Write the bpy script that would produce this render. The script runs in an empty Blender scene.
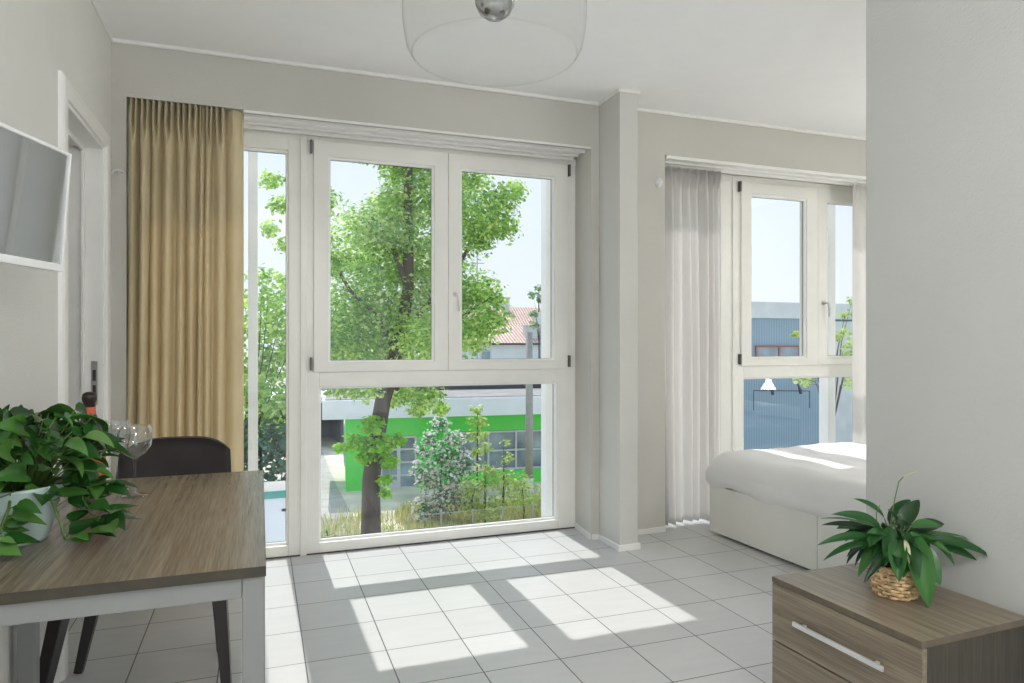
import bpy, math, random
import numpy as np
from mathutils import Vector, Matrix
random.seed(7); R = math.radians; PI = math.pi
C = bpy.context.scene.collection

# ------------------------------------------------------------------ materials
def newmat(name):
    m = bpy.data.materials.new(name); m.use_nodes = True
    nt = m.node_tree; nt.nodes.clear()
    out = nt.nodes.new('ShaderNodeOutputMaterial')
    return m, nt, out
def nd(nt, t, **kw):
    n = nt.nodes.new(t)
    for k, v in kw.items():
        if k in n.inputs: n.inputs[k].default_value = v
        else: setattr(n, k, v)
    return n
def rgba(c): return (c[0], c[1], c[2], 1.0)
def srgb(r, g, b):
    f = lambda v: (v/255/12.92) if v/255 <= .04045 else ((v/255+.055)/1.055)**2.4
    return (f(r), f(g), f(b))
def coords(nt, scale=(1,1,1), obj=True, rot=(0,0,0)):
    tc = nd(nt, 'ShaderNodeTexCoord'); mp = nd(nt, 'ShaderNodeMapping')
    mp.inputs['Scale'].default_value = scale; mp.inputs['Rotation'].default_value = rot
    nt.links.new(tc.outputs['Object'], mp.inputs['Vector'])
    return mp.outputs['Vector']
def ramp(nt, fac, stops):
    r = nd(nt, 'ShaderNodeValToRGB'); e = r.color_ramp.elements
    while len(e) < len(stops): e.new(.5)
    for i, (p, c) in enumerate(stops): e[i].position = p; e[i].color = rgba(c)
    nt.links.new(fac, r.inputs['Fac']); return r.outputs['Color']
def simple(name, col, rough=.6, metal=0., noise=.06, nscale=8, bump=0., bscale=60, spec=.5, coat=0., stretch=(1,1,1)):
    m, nt, out = newmat(name)
    b = nd(nt, 'ShaderNodeBsdfPrincipled', Roughness=rough, Metallic=metal)
    b.inputs['Specular IOR Level'].default_value = spec; b.inputs['Coat Weight'].default_value = coat
    v = coords(nt, stretch)
    n = nd(nt, 'ShaderNodeTexNoise', Scale=nscale, Detail=4.0); nt.links.new(v, n.inputs['Vector'])
    c0 = tuple(max(0, x*(1-noise)) for x in col); c1 = tuple(min(1, x*(1+noise)) for x in col)
    nt.links.new(ramp(nt, n.outputs['Fac'], [(.3, c0), (.7, c1)]), b.inputs['Base Color'])
    if bump:
        n2 = nd(nt, 'ShaderNodeTexNoise', Scale=bscale, Detail=5.0); nt.links.new(v, n2.inputs['Vector'])
        bp = nd(nt, 'ShaderNodeBump', Strength=bump, Distance=.004)
        nt.links.new(n2.outputs['Fac'], bp.inputs['Height']); nt.links.new(bp.outputs['Normal'], b.inputs['Normal'])
    nt.links.new(b.outputs['BSDF'], out.inputs['Surface'])
    return m
def wood(name, axis, dark, light, scale=1., rough=.4):
    # grain runs along the given axis of the object's own space
    m, nt, out = newmat(name)
    b = nd(nt, 'ShaderNodeBsdfPrincipled', Roughness=rough)
    s = [70*scale]*3; s[axis] = 1.6*scale
    s2 = [300*scale]*3; s2[axis] = 9*scale
    n = nd(nt, 'ShaderNodeTexNoise', Scale=1.0, Detail=6.0, Distortion=.3); nt.links.new(coords(nt, s), n.inputs['Vector'])
    n2 = nd(nt, 'ShaderNodeTexNoise', Scale=1.0, Detail=3.0); nt.links.new(coords(nt, s2), n2.inputs['Vector'])
    mx = nd(nt, 'ShaderNodeMath', operation='MULTIPLY_ADD'); mx.inputs[1].default_value = .55
    ml = nd(nt, 'ShaderNodeMath', operation='MULTIPLY'); ml.inputs[1].default_value = .45
    nt.links.new(n2.outputs['Fac'], ml.inputs[0]); nt.links.new(n.outputs['Fac'], mx.inputs[0]); nt.links.new(ml.outputs[0], mx.inputs[2])
    nt.links.new(ramp(nt, mx.outputs[0], [(.36, dark), (.62, light)]), b.inputs['Base Color'])
    bp = nd(nt, 'ShaderNodeBump', Strength=.25, Distance=.002)
    nt.links.new(mx.outputs[0], bp.inputs['Height']); nt.links.new(bp.outputs['Normal'], b.inputs['Normal'])
    nt.links.new(b.outputs['BSDF'], out.inputs['Surface']); return m
def thin_glass(name, tint=(1,1,1), ior=1.5, gain=1.0, edge=None, base=0.0):
    # single sheet glass: clear, with a front-face Fresnel reflection
    m, nt, out = newmat(name)
    tr = nd(nt, 'ShaderNodeBsdfTransparent', Color=rgba(tint)); gl = nd(nt, 'ShaderNodeBsdfGlossy', Roughness=0.0)
    fr = nd(nt, 'ShaderNodeFresnel', IOR=ior); geo = nd(nt, 'ShaderNodeNewGeometry')
    inv = nd(nt, 'ShaderNodeMath', operation='SUBTRACT'); inv.inputs[0].default_value = 1; nt.links.new(geo.outputs['Backfacing'], inv.inputs[1])
    ad = nd(nt, 'ShaderNodeMath', operation='MULTIPLY_ADD'); ad.inputs[1].default_value = gain; ad.inputs[2].default_value = base
    nt.links.new(fr.outputs[0], ad.inputs[0])
    mu = nd(nt, 'ShaderNodeMath', operation='MULTIPLY', use_clamp=True); nt.links.new(ad.outputs[0], mu.inputs[0]); nt.links.new(inv.outputs[0], mu.inputs[1])
    mix = nd(nt, 'ShaderNodeMixShader'); nt.links.new(mu.outputs[0], mix.inputs[0])
    if edge:
        lw = nd(nt, 'ShaderNodeLayerWeight', Blend=.25)
        nt.links.new(ramp(nt, lw.outputs['Facing'], [(.0, tint), (.5, tint), (1., edge)]), tr.inputs['Color'])
    nt.links.new(tr.outputs[0], mix.inputs[1]); nt.links.new(gl.outputs[0], mix.inputs[2])
    nt.links.new(mix.outputs[0], out.inputs['Surface']); return m
def leafmat(name, cols, rough=.45, transl=.35, spec=.4):
    m, nt, out = newmat(name)
    geo = nd(nt, 'ShaderNodeNewGeometry')
    n = nd(nt, 'ShaderNodeTexNoise', Scale=.9, Detail=3.0); nt.links.new(coords(nt), n.inputs['Vector'])
    av = nd(nt, 'ShaderNodeMath', operation='MULTIPLY_ADD'); av.inputs[1].default_value = .6
    m2 = nd(nt, 'ShaderNodeMath', operation='MULTIPLY'); m2.inputs[1].default_value = .4
    nt.links.new(n.outputs['Fac'], m2.inputs[0]); nt.links.new(geo.outputs['Random Per Island'], av.inputs[0]); nt.links.new(m2.outputs[0], av.inputs[2])
    k = len(cols); col = ramp(nt, av.outputs[0], [(.12+.76*i/(k-1), c) for i, c in enumerate(cols)])
    b = nd(nt, 'ShaderNodeBsdfPrincipled', Roughness=rough); b.inputs['Specular IOR Level'].default_value = spec
    t = nd(nt, 'ShaderNodeBsdfTranslucent'); mix = nd(nt, 'ShaderNodeMixShader'); mix.inputs[0].default_value = transl
    nt.links.new(col, b.inputs['Base Color'])
    hs = nd(nt, 'ShaderNodeHueSaturation', Value=1.3, Saturation=1.1); nt.links.new(col, hs.inputs['Color']); nt.links.new(hs.outputs[0], t.inputs['Color'])
    nt.links.new(b.outputs[0], mix.inputs[1]); nt.links.new(t.outputs[0], mix.inputs[2]); nt.links.new(mix.outputs[0], out.inputs['Surface'])
    return m
def cloth(name, col, transl=.2, noise=.04, weave=700):
    m, nt, out = newmat(name)
    b = nd(nt, 'ShaderNodeBsdfPrincipled', Roughness=.9); b.inputs['Specular IOR Level'].default_value = .15
    b.inputs['Sheen Weight'].default_value = .15
    t = nd(nt, 'ShaderNodeBsdfTranslucent', Color=rgba(col)); mix = nd(nt, 'ShaderNodeMixShader'); mix.inputs[0].default_value = transl
    v = coords(nt); n = nd(nt, 'ShaderNodeTexNoise', Scale=6.0, Detail=4.0); nt.links.new(v, n.inputs['Vector'])
    nt.links.new(ramp(nt, n.outputs['Fac'], [(.3, tuple(x*(1-noise) for x in col)), (.7, tuple(min(1, x*(1+noise)) for x in col))]), b.inputs['Base Color'])
    n2 = nd(nt, 'ShaderNodeTexNoise', Scale=float(weave)); nt.links.new(v, n2.inputs['Vector'])
    bp = nd(nt, 'ShaderNodeBump', Strength=.15, Distance=.001); nt.links.new(n2.outputs['Fac'], bp.inputs['Height']); nt.links.new(bp.outputs[0], b.inputs['Normal'])
    nt.links.new(b.outputs[0], mix.inputs[1]); nt.links.new(t.outputs[0], mix.inputs[2]); nt.links.new(mix.outputs[0], out.inputs['Surface'])
    return m
def floor_tiles():
    m, nt, out = newmat('floor_tiles')
    b = nd(nt, 'ShaderNodeBsdfPrincipled', Roughness=.32)
    tc = nd(nt, 'ShaderNodeTexCoord'); sp = nd(nt, 'ShaderNodeSeparateXYZ'); nt.links.new(tc.outputs['Object'], sp.inputs[0])
    ids = []; dist = []
    for ax, (off, p) in enumerate(((.469, .3068), (3.035, .304))):
        a = nd(nt, 'ShaderNodeMath', operation='SUBTRACT'); a.inputs[1].default_value = off; nt.links.new(sp.outputs[ax], a.inputs[0])
        d = nd(nt, 'ShaderNodeMath', operation='DIVIDE'); d.inputs[1].default_value = p; nt.links.new(a.outputs[0], d.inputs[0])
        f = nd(nt, 'ShaderNodeMath', operation='FLOOR'); nt.links.new(d.outputs[0], f.inputs[0]); ids.append(f.outputs[0])
        s = nd(nt, 'ShaderNodeMath', operation='SUBTRACT'); nt.links.new(d.outputs[0], s.inputs[0]); nt.links.new(f.outputs[0], s.inputs[1])
        c = nd(nt, 'ShaderNodeMath', operation='PINGPONG'); c.inputs[1].default_value = .5; nt.links.new(s.outputs[0], c.inputs[0])
        dist.append(c.outputs[0])
    mn = nd(nt, 'ShaderNodeMath', operation='MINIMUM'); nt.links.new(dist[0], mn.inputs[0]); nt.links.new(dist[1], mn.inputs[1])
    cmb = nd(nt, 'ShaderNodeCombineXYZ'); nt.links.new(ids[0], cmb.inputs[0]); nt.links.new(ids[1], cmb.inputs[1])
    wn = nd(nt, 'ShaderNodeTexWhiteNoise'); nt.links.new(cmb.outputs[0], wn.inputs['Vector'])
    n = nd(nt, 'ShaderNodeTexNoise', Scale=5.0, Detail=6.0); nt.links.new(coords(nt, (1, 5, 1)), n.inputs['Vector'])
    mx = nd(nt, 'ShaderNodeMath', operation='MULTIPLY_ADD'); mx.inputs[1].default_value = .3; nt.links.new(wn.outputs['Value'], mx.inputs[0])
    ml = nd(nt, 'ShaderNodeMath', operation='MULTIPLY'); ml.inputs[1].default_value = .7; nt.links.new(n.outputs['Fac'], ml.inputs[0]); nt.links.new(ml.outputs[0], mx.inputs[2])
    tile = ramp(nt, mx.outputs[0], [(.2, FT[0]), (.75, FT[1])])
    g = nd(nt, 'ShaderNodeMath', operation='LESS_THAN'); g.inputs[1].default_value = .0072; nt.links.new(mn.outputs[0], g.inputs[0])
    mc = nd(nt, 'ShaderNodeMix', data_type='RGBA'); nt.links.new(g.outputs[0], mc.inputs['Factor']); nt.links.new(tile, mc.inputs['A']); mc.inputs['B'].default_value = rgba(FT[2])
    nt.links.new(mc.outputs['Result'], b.inputs['Base Color'])
    sm = nd(nt, 'ShaderNodeMapRange'); sm.inputs['From Max'].default_value = .012; nt.links.new(mn.outputs[0], sm.inputs['Value'])
    bp = nd(nt, 'ShaderNodeBump', Strength=.3, Distance=.002); nt.links.new(sm.outputs[0], bp.inputs['Height']); nt.links.new(bp.outputs[0], b.inputs['Normal'])
    nt.links.new(b.outputs[0], out.inputs['Surface']); return m
GL = (45, 36, 42); SUN = 3.15; SKY = 1.18; EXPO = .45
FT = ((.545, .55, .55), (.615, .62, .62), (.07, .07, .07))

M = dict(
    wall_lit=simple('wall_paint_lit', (.73, .725, .685), .85, noise=.02, nscale=3, bump=.35, bscale=150),  # same wall paint, lightened for the light falling on the left wall
    wall=simple('wall_paint', (.575, .565, .52), .85, noise=.02, nscale=3, bump=.35, bscale=150),  # darker tone of it stands for shade on the window wall
    pillar=simple('wall_paint_half_lit', (.63, .625, .59), .85, noise=.02, nscale=3, bump=.35, bscale=150),  # same paint again, tone set for the light on the pillar
    wall_dim=simple('wall_paint_dimmed', (.53, .535, .52), .85, noise=.02, nscale=3, bump=.5, bscale=110),  # wall paint darkened to stand in for weaker light on the partition
    ceiling=simple('ceiling_paint', (.93, .93, .93), .9, noise=.01),
    trim=simple('white_trim', (.86, .855, .83), .4, noise=.02),
    frame=simple('window_frame_lacquer', (.88, .875, .83), .35, noise=.02),
    bead=simple('glazing_bead', (.93, .93, .92), .35, noise=.01),
    gasket=simple('dark_gasket', (.05, .05, .05), .6),
    steel=simple('brushed_steel', (.60, .60, .61), .3, metal=1., stretch=(1, 20, 1)),
    alu=simple('satin_aluminium', (.80, .81, .82), .4, metal=.55),
    hinge=simple('hinge_metal', (.16, .155, .14), .4, metal=.8),
    floor=floor_tiles(),
    table_top=wood('table_wood', 1, (.125, .098, .07), (.27, .22, .16), 1., .27),
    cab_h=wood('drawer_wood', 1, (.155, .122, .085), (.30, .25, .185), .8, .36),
    cab_v=wood('cabinet_wood_shaded', 2, (.035, .030, .022), (.075, .064, .047), .8, .5),  # cabinet wood with upright grain, darkened for the shade on its side
    table_metal=simple('table_leg_paint', (.24, .245, .24), .4, noise=.02),
    chairfab=cloth('charcoal_fabric', (.045, .04, .04), 0., .15, 500),
    chairleg=simple('dark_stained_leg', (.028, .024, .022), .4, stretch=(8, 8, 1)),
    glass=thin_glass('window_glass', (.95, .955, .955), 1.5, 1.9, base=.0),
    lampglass=thin_glass('lamp_glass', (.965, .97, .965), 1.35, .7, edge=(.70, .71, .70)),
    curtain=cloth('sand_curtain', (.76, .665, .46), .36, .05),
    sheer=cloth('pale_curtain', (.88, .865, .85), .58, .03),
    linen=cloth('white_linen', (.90, .90, .90), .05, .01, 400),
    bedbase=simple('bed_base_laminate', (.84, .84, .79), .5, noise=.01),
    white=simple('white_plastic', (.82, .82, .82), .4, noise=.01),
    mint=simple('mint_ceramic', (.55, .70, .66), .3, noise=.03, coat=.3),
    soil=simple('potting_soil', (.04, .028, .02), .95, noise=.4, nscale=60, bump=1),
    wicker=simple('wicker_reed', (.66, .47, .26), .55, noise=.45, nscale=60),
    bottle=simple('dark_bottle_glass', (.008, .008, .006), .06, noise=.1, coat=.5),
    foil=simple('dark_foil', (.035, .022, .018), .35, metal=.4),
    red=simple('orange_label', (.55, .10, .035), .5, noise=.15),
    asphalt=simple('concrete_path', (.42, .40, .37), .9, noise=.15, nscale=2),
)
M['wineglass'] = thin_glass('drinking_glass', (.95, .96, .96), 1.5, 3.5, edge=(.12, .13, .13), base=.05)
def screenmat():
    m, nt, out = newmat('tv_screen')
    b = nd(nt, 'ShaderNodeBsdfPrincipled', Roughness=.3); b.inputs['Base Color'].default_value = (.02, .02, .024, 1)
    g = nd(nt, 'ShaderNodeBsdfGlossy', Roughness=.03); g.inputs['Color'].default_value = (.90, .94, 1, 1)
    mix = nd(nt, 'ShaderNodeMixShader'); mix.inputs[0].default_value = .95
    nt.links.new(b.outputs[0], mix.inputs[1]); nt.links.new(g.outputs[0], mix.inputs[2]); nt.links.new(mix.outputs[0], out.inputs['Surface']); return m
M['screen'] = screenmat()

# ------------------------------------------------------------------ mesh builder
class MB:
    def __init__(s): s.v = []; s.f = []; s.m = []
    def add(s, vs, fs, mi=0):
        k = len(s.v); s.v += [tuple(v) for v in vs]; s.f += [tuple(i+k for i in f) for f in fs]; s.m += [mi]*len(fs); return s
    def box(s, x0, x1, y0, y1, z0, z1, mi=0, mat=None):
        vs = [Vector(p) for p in ((x0,y0,z0),(x1,y0,z0),(x1,y1,z0),(x0,y1,z0),(x0,y0,z1),(x1,y0,z1),(x1,y1,z1),(x0,y1,z1))]
        if mat: vs = [mat @ v for v in vs]
        return s.add(vs, [(0,3,2,1),(4,5,6,7),(0,1,5,4),(1,2,6,5),(2,3,7,6),(3,0,4,7)], mi)
    def prism(s, poly, z0, z1, mi=0):      # poly: CCW xy list
        n = len(poly); vs = [(x, y, z0) for x, y in poly]+[(x, y, z1) for x, y in poly]
        return s.add(vs, [tuple(range(n-1, -1, -1)), tuple(range(n, 2*n))]+[(i, (i+1) % n, n+(i+1) % n, n+i) for i in range(n)], mi)
    def lathe(s, prof, c=(0,0,0), n=32, mi=0, closed=False):
        k = len(prof); vs = []; fs = []
        for i in range(n):
            a = 2*PI*i/n
            for r, z in prof: vs.append((c[0]+r*math.cos(a), c[1]+r*math.sin(a), c[2]+z))
        for i in range(n):
            j = (i+1) % n
            for q in range(k-1): fs.append((i*k+q, j*k+q, j*k+q+1, i*k+q+1))
            if closed: fs.append((i*k+k-1, j*k+k-1, j*k, i*k))
        return s.add(vs, fs, mi)
    def tube(s, pts, r, n=8, mi=0, caps=True, sq=False):
        pts = [Vector(p) for p in pts]; k = len(pts)
        rs = r if isinstance(r, (list, tuple)) else [r]*k
        vs = []; up = Vector((0, 0, 1)); t0 = (pts[1]-pts[0]).normalized()
        if abs(t0.dot(up)) > .95: up = Vector((1, 0, 0))
        u = t0.cross(up).normalized()
        for i, p in enumerate(pts):
            t = (pts[min(i+1, k-1)]-pts[max(i-1, 0)]).normalized()
            u = (u-t*u.dot(t)).normalized(); w = t.cross(u)
            for j in range(n):
                a = 2*PI*(j+.5)/n; vs.append(p+(u*math.cos(a)+w*math.sin(a))*rs[i])
        fs = [(i*n+j, i*n+(j+1) % n, (i+1)*n+(j+1) % n, (i+1)*n+j) for i in range(k-1) for j in range(n)]
        if caps: fs += [tuple(range(n-1, -1, -1)), tuple((k-1)*n+j for j in range(n))]
        return s.add(vs, fs, mi)
    def grid(s, P, mi=0, wrap=False):      # P[i][j] points
        a, b = len(P), len(P[0]); vs = [p for row in P for p in row]
        fs = [(i*b+j, i*b+j+1, (i+1)*b+j+1, (i+1)*b+j) for i in range(a-1) for j in range(b-1)]
        return s.add(vs, fs, mi)
    def build(s, name, mats, parent=None, smooth=False, bevel=0, solid=0, sub=0, loc=None, rz=0, autos=None):
        me = bpy.data.meshes.new(name); me.from_pydata(s.v, [], s.f); me.update()
        mats = mats if isinstance(mats, (list, tuple)) else [mats]
        for m in mats: me.materials.append(M[m] if isinstance(m, str) else m)
        if len(mats) > 1: me.polygons.foreach_set('material_index', s.m)
        if smooth: me.polygons.foreach_set('use_smooth', [True]*len(me.polygons))
        o = bpy.data.objects.new(name, me); C.objects.link(o)
        if parent is not None: o.parent = parent
        if loc: o.location = loc
        o.rotation_euler.z = rz
        if solid:
            d = o.modifiers.new('solid', 'SOLIDIFY'); d.thickness = solid; d.offset = 0
        if sub:
            d = o.modifiers.new('sub', 'SUBSURF'); d.levels = sub; d.render_levels = sub
        if bevel:
            d = o.modifiers.new('bevel', 'BEVEL'); d.width = bevel; d.segments = 2; d.limit_method = 'ANGLE'
        return o
def tag(o, label=None, cat=None, group=None, kind=None):
    if label: o['label'] = label
    if cat: o['category'] = cat
    if group: o['group'] = group
    if kind: o['kind'] = kind
    return o
def empty(name, loc=(0,0,0), rz=0, label=None, cat=None, group=None, kind=None):
    o = bpy.data.objects.new(name, None); C.objects.link(o); o.location = loc; o.rotation_euler.z = rz; o.empty_display_size = .1
    return tag(o, label, cat, group, kind)
def copy_tree(o, parent=None):
    c = o.copy(); C.objects.link(c)
    if parent is not None: c.parent = parent
    for ch in list(o.children): copy_tree(ch, c)
    return c
def struct(o): o['kind'] = 'structure'; return o

# ------------------------------------------------------------------ camera
TH = math.atan(252/690)
cam = bpy.data.cameras.new('camera'); co = bpy.data.objects.new('camera', cam); C.objects.link(co)
co.location = (0, 0, 1.22); co.rotation_euler = (PI/2, 0, -TH); cam.sensor_width = 36; cam.lens = 690/1024*36; cam.clip_start = .02; cam.clip_end = 600
bpy.context.scene.camera = co

# ------------------------------------------------------------------ room shell
HC = 2.693; YW = 3.82; YO = 4.20; BK = -2.6; XR = 5.1; TOP = 2.418
PR = R(2.3)            # the partition, its drawer unit and the bed stand slightly askew
struct(MB().box(-2.4, XR+.1, BK-.1, YO, -.2, 0).build('floor', 'floor'))
struct(MB().box(-2.4, XR+.1, BK-.1, YO, HC, HC+.2).build('ceiling', 'ceiling'))
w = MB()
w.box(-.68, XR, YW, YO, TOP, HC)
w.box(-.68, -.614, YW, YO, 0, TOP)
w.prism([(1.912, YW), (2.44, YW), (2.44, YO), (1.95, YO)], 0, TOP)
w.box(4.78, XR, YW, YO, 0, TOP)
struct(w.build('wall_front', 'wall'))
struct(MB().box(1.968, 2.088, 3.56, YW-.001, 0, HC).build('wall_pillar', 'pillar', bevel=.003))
DY0, DY1, DZ = 2.955, 3.64, 2.12
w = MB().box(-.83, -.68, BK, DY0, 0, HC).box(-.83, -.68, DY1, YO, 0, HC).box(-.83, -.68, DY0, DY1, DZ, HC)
struct(w.build('wall_left', 'wall_lit'))
w = MB().box(-2.3, -2.2, 1.4, YO, 0, HC).box(-2.2, -.83, 1.3, 1.4, 0, HC).box(-2.2, -.83, YO-.1, YO, 0, HC)
struct(w.build('wall_hallway', 'wall'))
# partition on the right, bedroom side wall, rear walls
cp, sp_ = math.cos(PR), math.sin(PR)
def rp(x, y):  # partition frame: origin at its free end
    return (1.960+x*cp-y*sp_, 1.815+x*sp_+y*cp)
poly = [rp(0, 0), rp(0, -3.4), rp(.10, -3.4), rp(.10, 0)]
struct(MB().prism(poly, 0, HC).build('wall_partition', 'wall_dim', bevel=.004))
struct(MB().box(XR, XR+.1, -.2, YO, 0, HC).build('wall_right', 'wall'))
struct(MB().box(2.2, XR+.1, -.3, -.2, 0, HC).build('wall_bedroom', 'wall'))
# rear wall behind the camera, with an added opening that lets daylight in
w = MB().box(-.83, -.4, BK-.1, BK, 0, HC).box(1.9, 2.3, BK-.1, BK, 0, HC).box(-.4, 1.9, BK-.1, BK, 2.45, HC).box(-.4, 1.9, BK-.1, BK, 0, .1)
struct(w.build('wall_rear', 'wall'))
# ceiling cove line
t = MB().box(-.68, 1.968, YW-.016, YW, HC-.019, HC).box(2.088, XR, YW-.016, YW, HC-.019, HC).box(1.957, 1.968, 3.55, YW-.012, HC-.019, HC).box(1.968, 2.098, 3.55, 3.56, HC-.019, HC)
t.box(-.68, -.669, BK, YW-.012, HC-.019, HC)
struct(t.build('trim_1', 'trim', bevel=.004))
# low baseboard strips
def bb(name, m): struct(m.build(name, 'trim', bevel=.003))
bb('baseboard_front', MB().box(1.915, 1.967, YW-.012, YW, 0, .035).box(2.100, 2.44, YW-.012, YW, 0, .035))
bb('baseboard_pillar', MB().box(1.954, 1.968, 3.546, YW-.012, 0, .035).box(1.968, 2.100, 3.546, 3.56, 0, .035).box(2.088, 2.100, 3.56, YW-.012, 0, .035))
bb('baseboard_reveal', MB().prism([(1.900, YW), (1.913, YW), (1.949, 4.115), (1.936, 4.115)], 0, .035))
bb('baseboard_left', MB().box(-.68, -.668, BK, DY0-.11, 0, .06))

# door frame in the left wall
d = empty('door_1', (-.68, (DY0+DY1)/2, 0), kind='structure')
def casing():
    m = MB(); W = .075
    prof = [(0, 0), (0, .012), (.012, .018), (.035, .020), (.06, .019), (W-.004, .012), (W, 0)]   # (offset from opening, protrusion)
    y0, y1 = DY0-(DY0+DY1)/2, DY1-(DY0+DY1)/2
    P = []
    for off, pr in prof:
        P.append([(pr, y0-off, 0), (pr, y0-off, DZ+off), (pr, y1+off, DZ+off), (pr, y1+off, 0)])
    return m.grid(P)
casing().build('door_casing', 'trim', d)
l = MB()
y0, y1 = DY0-(DY0+DY1)/2, DY1-(DY0+DY1)/2
for (a, b, th) in ((-.155, -.085, .012), (-.085, -.07, .034), (-.07, .004, .016)):
    l.box(a, b, y1-th, y1, 0, DZ).box(a, b, y0, y0+th, 0, DZ).box(a, b, y0+th, y1-th, DZ-th, DZ)
l.build('door_lining', 'trim', d, bevel=.003)
sk = MB().box(-.045, -.02, y1-.018, y1-.0155, .93, 1.13).build('strike_plate', 'steel', d)
MB().box(-.039, -.026, y1-.0195, y1-.018, .98, 1.02).box(-.039, -.026, y1-.0195, y1-.018, 1.04, 1.09).build('latch_hole', 'gasket', sk)
# door leaf folded open into the hallway
lf = MB().box(-.86, -.16, y0-.05, y0-.01, .008, DZ-.02).build('door_leaf', 'trim', d, bevel=.002)

# ------------------------------------------------------------------ windows
YF0, YF1 = 4.105, 4.175
def bar_frame(m, x0, x1, z0, z1, gx0, gx1, gz0, gz1, y0, y1, mi=0):
    """mitred rectangular frame from outer to glass opening"""
    o = [(x0, z0), (x1, z0), (x1, z1), (x0, z1)]; g = [(gx0, gz0), (gx1, gz0), (gx1, gz1), (gx0, gz1)]
    vs = [(x, y, z) for y in (y0, y1) for ring in (o, g) for x, z in ring]; fs = []
    for i in range(4):
        j = (i+1) % 4; fs += [(i, j, 4+j, 4+i), (12+i, 12+j, 8+j, 8+i), (i, 8+i, 8+j, j), (4+i, 4+j, 12+j, 12+i)]
    return m.add(vs, fs, mi)
def glazing(root, gx0, gx1, gz0, gz1, yb):
    """glass pane with bead and dark gasket"""
    bd = bar_frame(MB(), gx0-.001, gx1+.001, gz0-.001, gz1+.001, gx0+.012, gx1-.012, gz0+.012, gz1-.012, yb, yb+.02)
    bd = bd.build('glazing_bead', 'bead', root)
    bar_frame(MB(), gx0, gx1, gz0, gz1, gx0+.014, gx1-.014, gz0+.014, gz1-.014, yb+.02, yb+.024).build('gasket', 'gasket', root)
    MB().box(gx0, gx1, yb+.024, yb+.03, gz0, gz1).build('pane', 'glass', root)
def window(name, n0, n1, s0, s1, s2, ga, gb, lo, xr, shade):
    root = empty(name, ((n0+xr)/2, 4.12, 0), kind='structure'); k = (n0+xr)/2
    X = lambda v: v-k; Y = lambda v: v-4.12
    f = MB(); yf0, yf1 = Y(YF0), Y(YF1)
    f.box(X(n0)-.0, X(n0)+.05, yf0, yf1, 0, TOP)                    # left post
    f.box(X(n0)+.05, X(n1), yf0, yf1, 0, .064); f.box(X(n0)+.05, X(n1), yf0, yf1, 2.305, TOP)
    f.box(X(n1), X(s0)+.034, yf0, yf1, 0, TOP)                      # mullion
    f.box(X(s0)+.034, X(lo), yf0, yf1, 0, .062); f.box(X(s0)+.034, X(lo), yf0, yf1, .957, 1.043)
    f.box(X(s0)+.034, X(s2)-.02, yf0+.015, yf1, 2.355, TOP)          # head
    f.box(X(lo), X(xr), yf0, yf1, 0, 1.043); f.box(X(s2)-.02, X(xr), yf0, yf1, 1.043, TOP)
    f.build('window_frame', 'frame', root, bevel=.003)
    MB().box(X(n0), X(xr), yf0-.006, yf0-.001, 0, .007).build('floor_shadow_line', 'gasket', root)  # dark strip painting the shadow line between frame and floor
    MB().box(X(s0)-.072, X(s0)-.036, yf0-.012, yf0, 0, TOP-.01).build('mullion_cover', 'frame', root, bevel=.004)
    MB().box(X(n0)+.05, X(xr), yf0-.008, yf0-.0005, TOP-.05, TOP-.004).build('head_strip', 'frame', root, bevel=.002)
    fx = empty('fixed_light', (0,0,0)); fx.parent = root
    glazing(fx, X(n0)+.05, X(n1), .064, 2.305, Y(4.135))
    fx2 = empty('fixed_light', (0,0,0)); fx2.parent = root
    glazing(fx2, X(s0)+.034, X(lo), .062, .957, Y(4.135))
    for i, (a, b, g) in enumerate(((s0, s1, ga), (s1, s2, gb))):
        s = empty('sash', (0,0,0)); s.parent = root
        m = bar_frame(MB(), X(a)+.001, X(b)-.001, 1.044, 2.372, X(g[0]), X(g[1]), 1.098, 2.283, Y(4.087), Y(4.165))
        m.build('sash_frame', 'frame', s, bevel=.004)
        glazing(s, X(g[0]), X(g[1]), 1.098, 2.283, Y(4.097))
        hx = X(a)-.012 if i == 0 else X(b)+.008
        hm = MB()
        for hz in (1.06, 2.30): hm.box(hx-.0065, hx+.0065, Y(4.075), Y(4.105), hz-.005, hz+.07)
        hm.build('hinge', 'hinge', s, bevel=.003)
        if i == 1:
            hx = X((a+g[0])/2)+.008
            h = MB().lathe([(0, 0), (.016, 0), (.016, .006), (.012, .012), (0, .012)], n=20)
            h.v = [(x+hx, Y(4.087)-z, y+1.51) for x, y, z in h.v]; h.f = [tuple(reversed(q)) for q in h.f]
            h.tube([(hx, Y(4.087), 1.51), (hx, Y(4.045), 1.51), (hx+.004, Y(4.039), 1.50), (hx+.010, Y(4.037), 1.45), (hx+.010, Y(4.041), 1.405)], [.008, .008, .009, .008, .006], 10)
            h.build('sash_handle', 'trim' if shade else 'steel', s, smooth=True)
    return root
window('window_1', -.614, .152, .286, 1.079, 1.881, (.37, .992), (1.156, 1.787), 1.817, 1.95, True)
window('window_2', 2.44, 3.080, 3.247, 3.945, 4.645, (3.330, 3.838), (4.030, 4.55), 4.59, 4.78, False)
# white fins standing outside the glass
for i, (a, b) in enumerate(((-.068, -.012), (1.885, 2.0), (4.41, 4.49))):
    struct(MB().box(a, b, 4.46, 4.56, -.5, 3.2).build('trim_%d' % (i+2), 'bead', bevel=.004))
struct(MB().box(-.08, 1.912, YW-.001, YW+.012, TOP-.013, TOP-.0005).build('trim_5', 'trim', bevel=.002))
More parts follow.
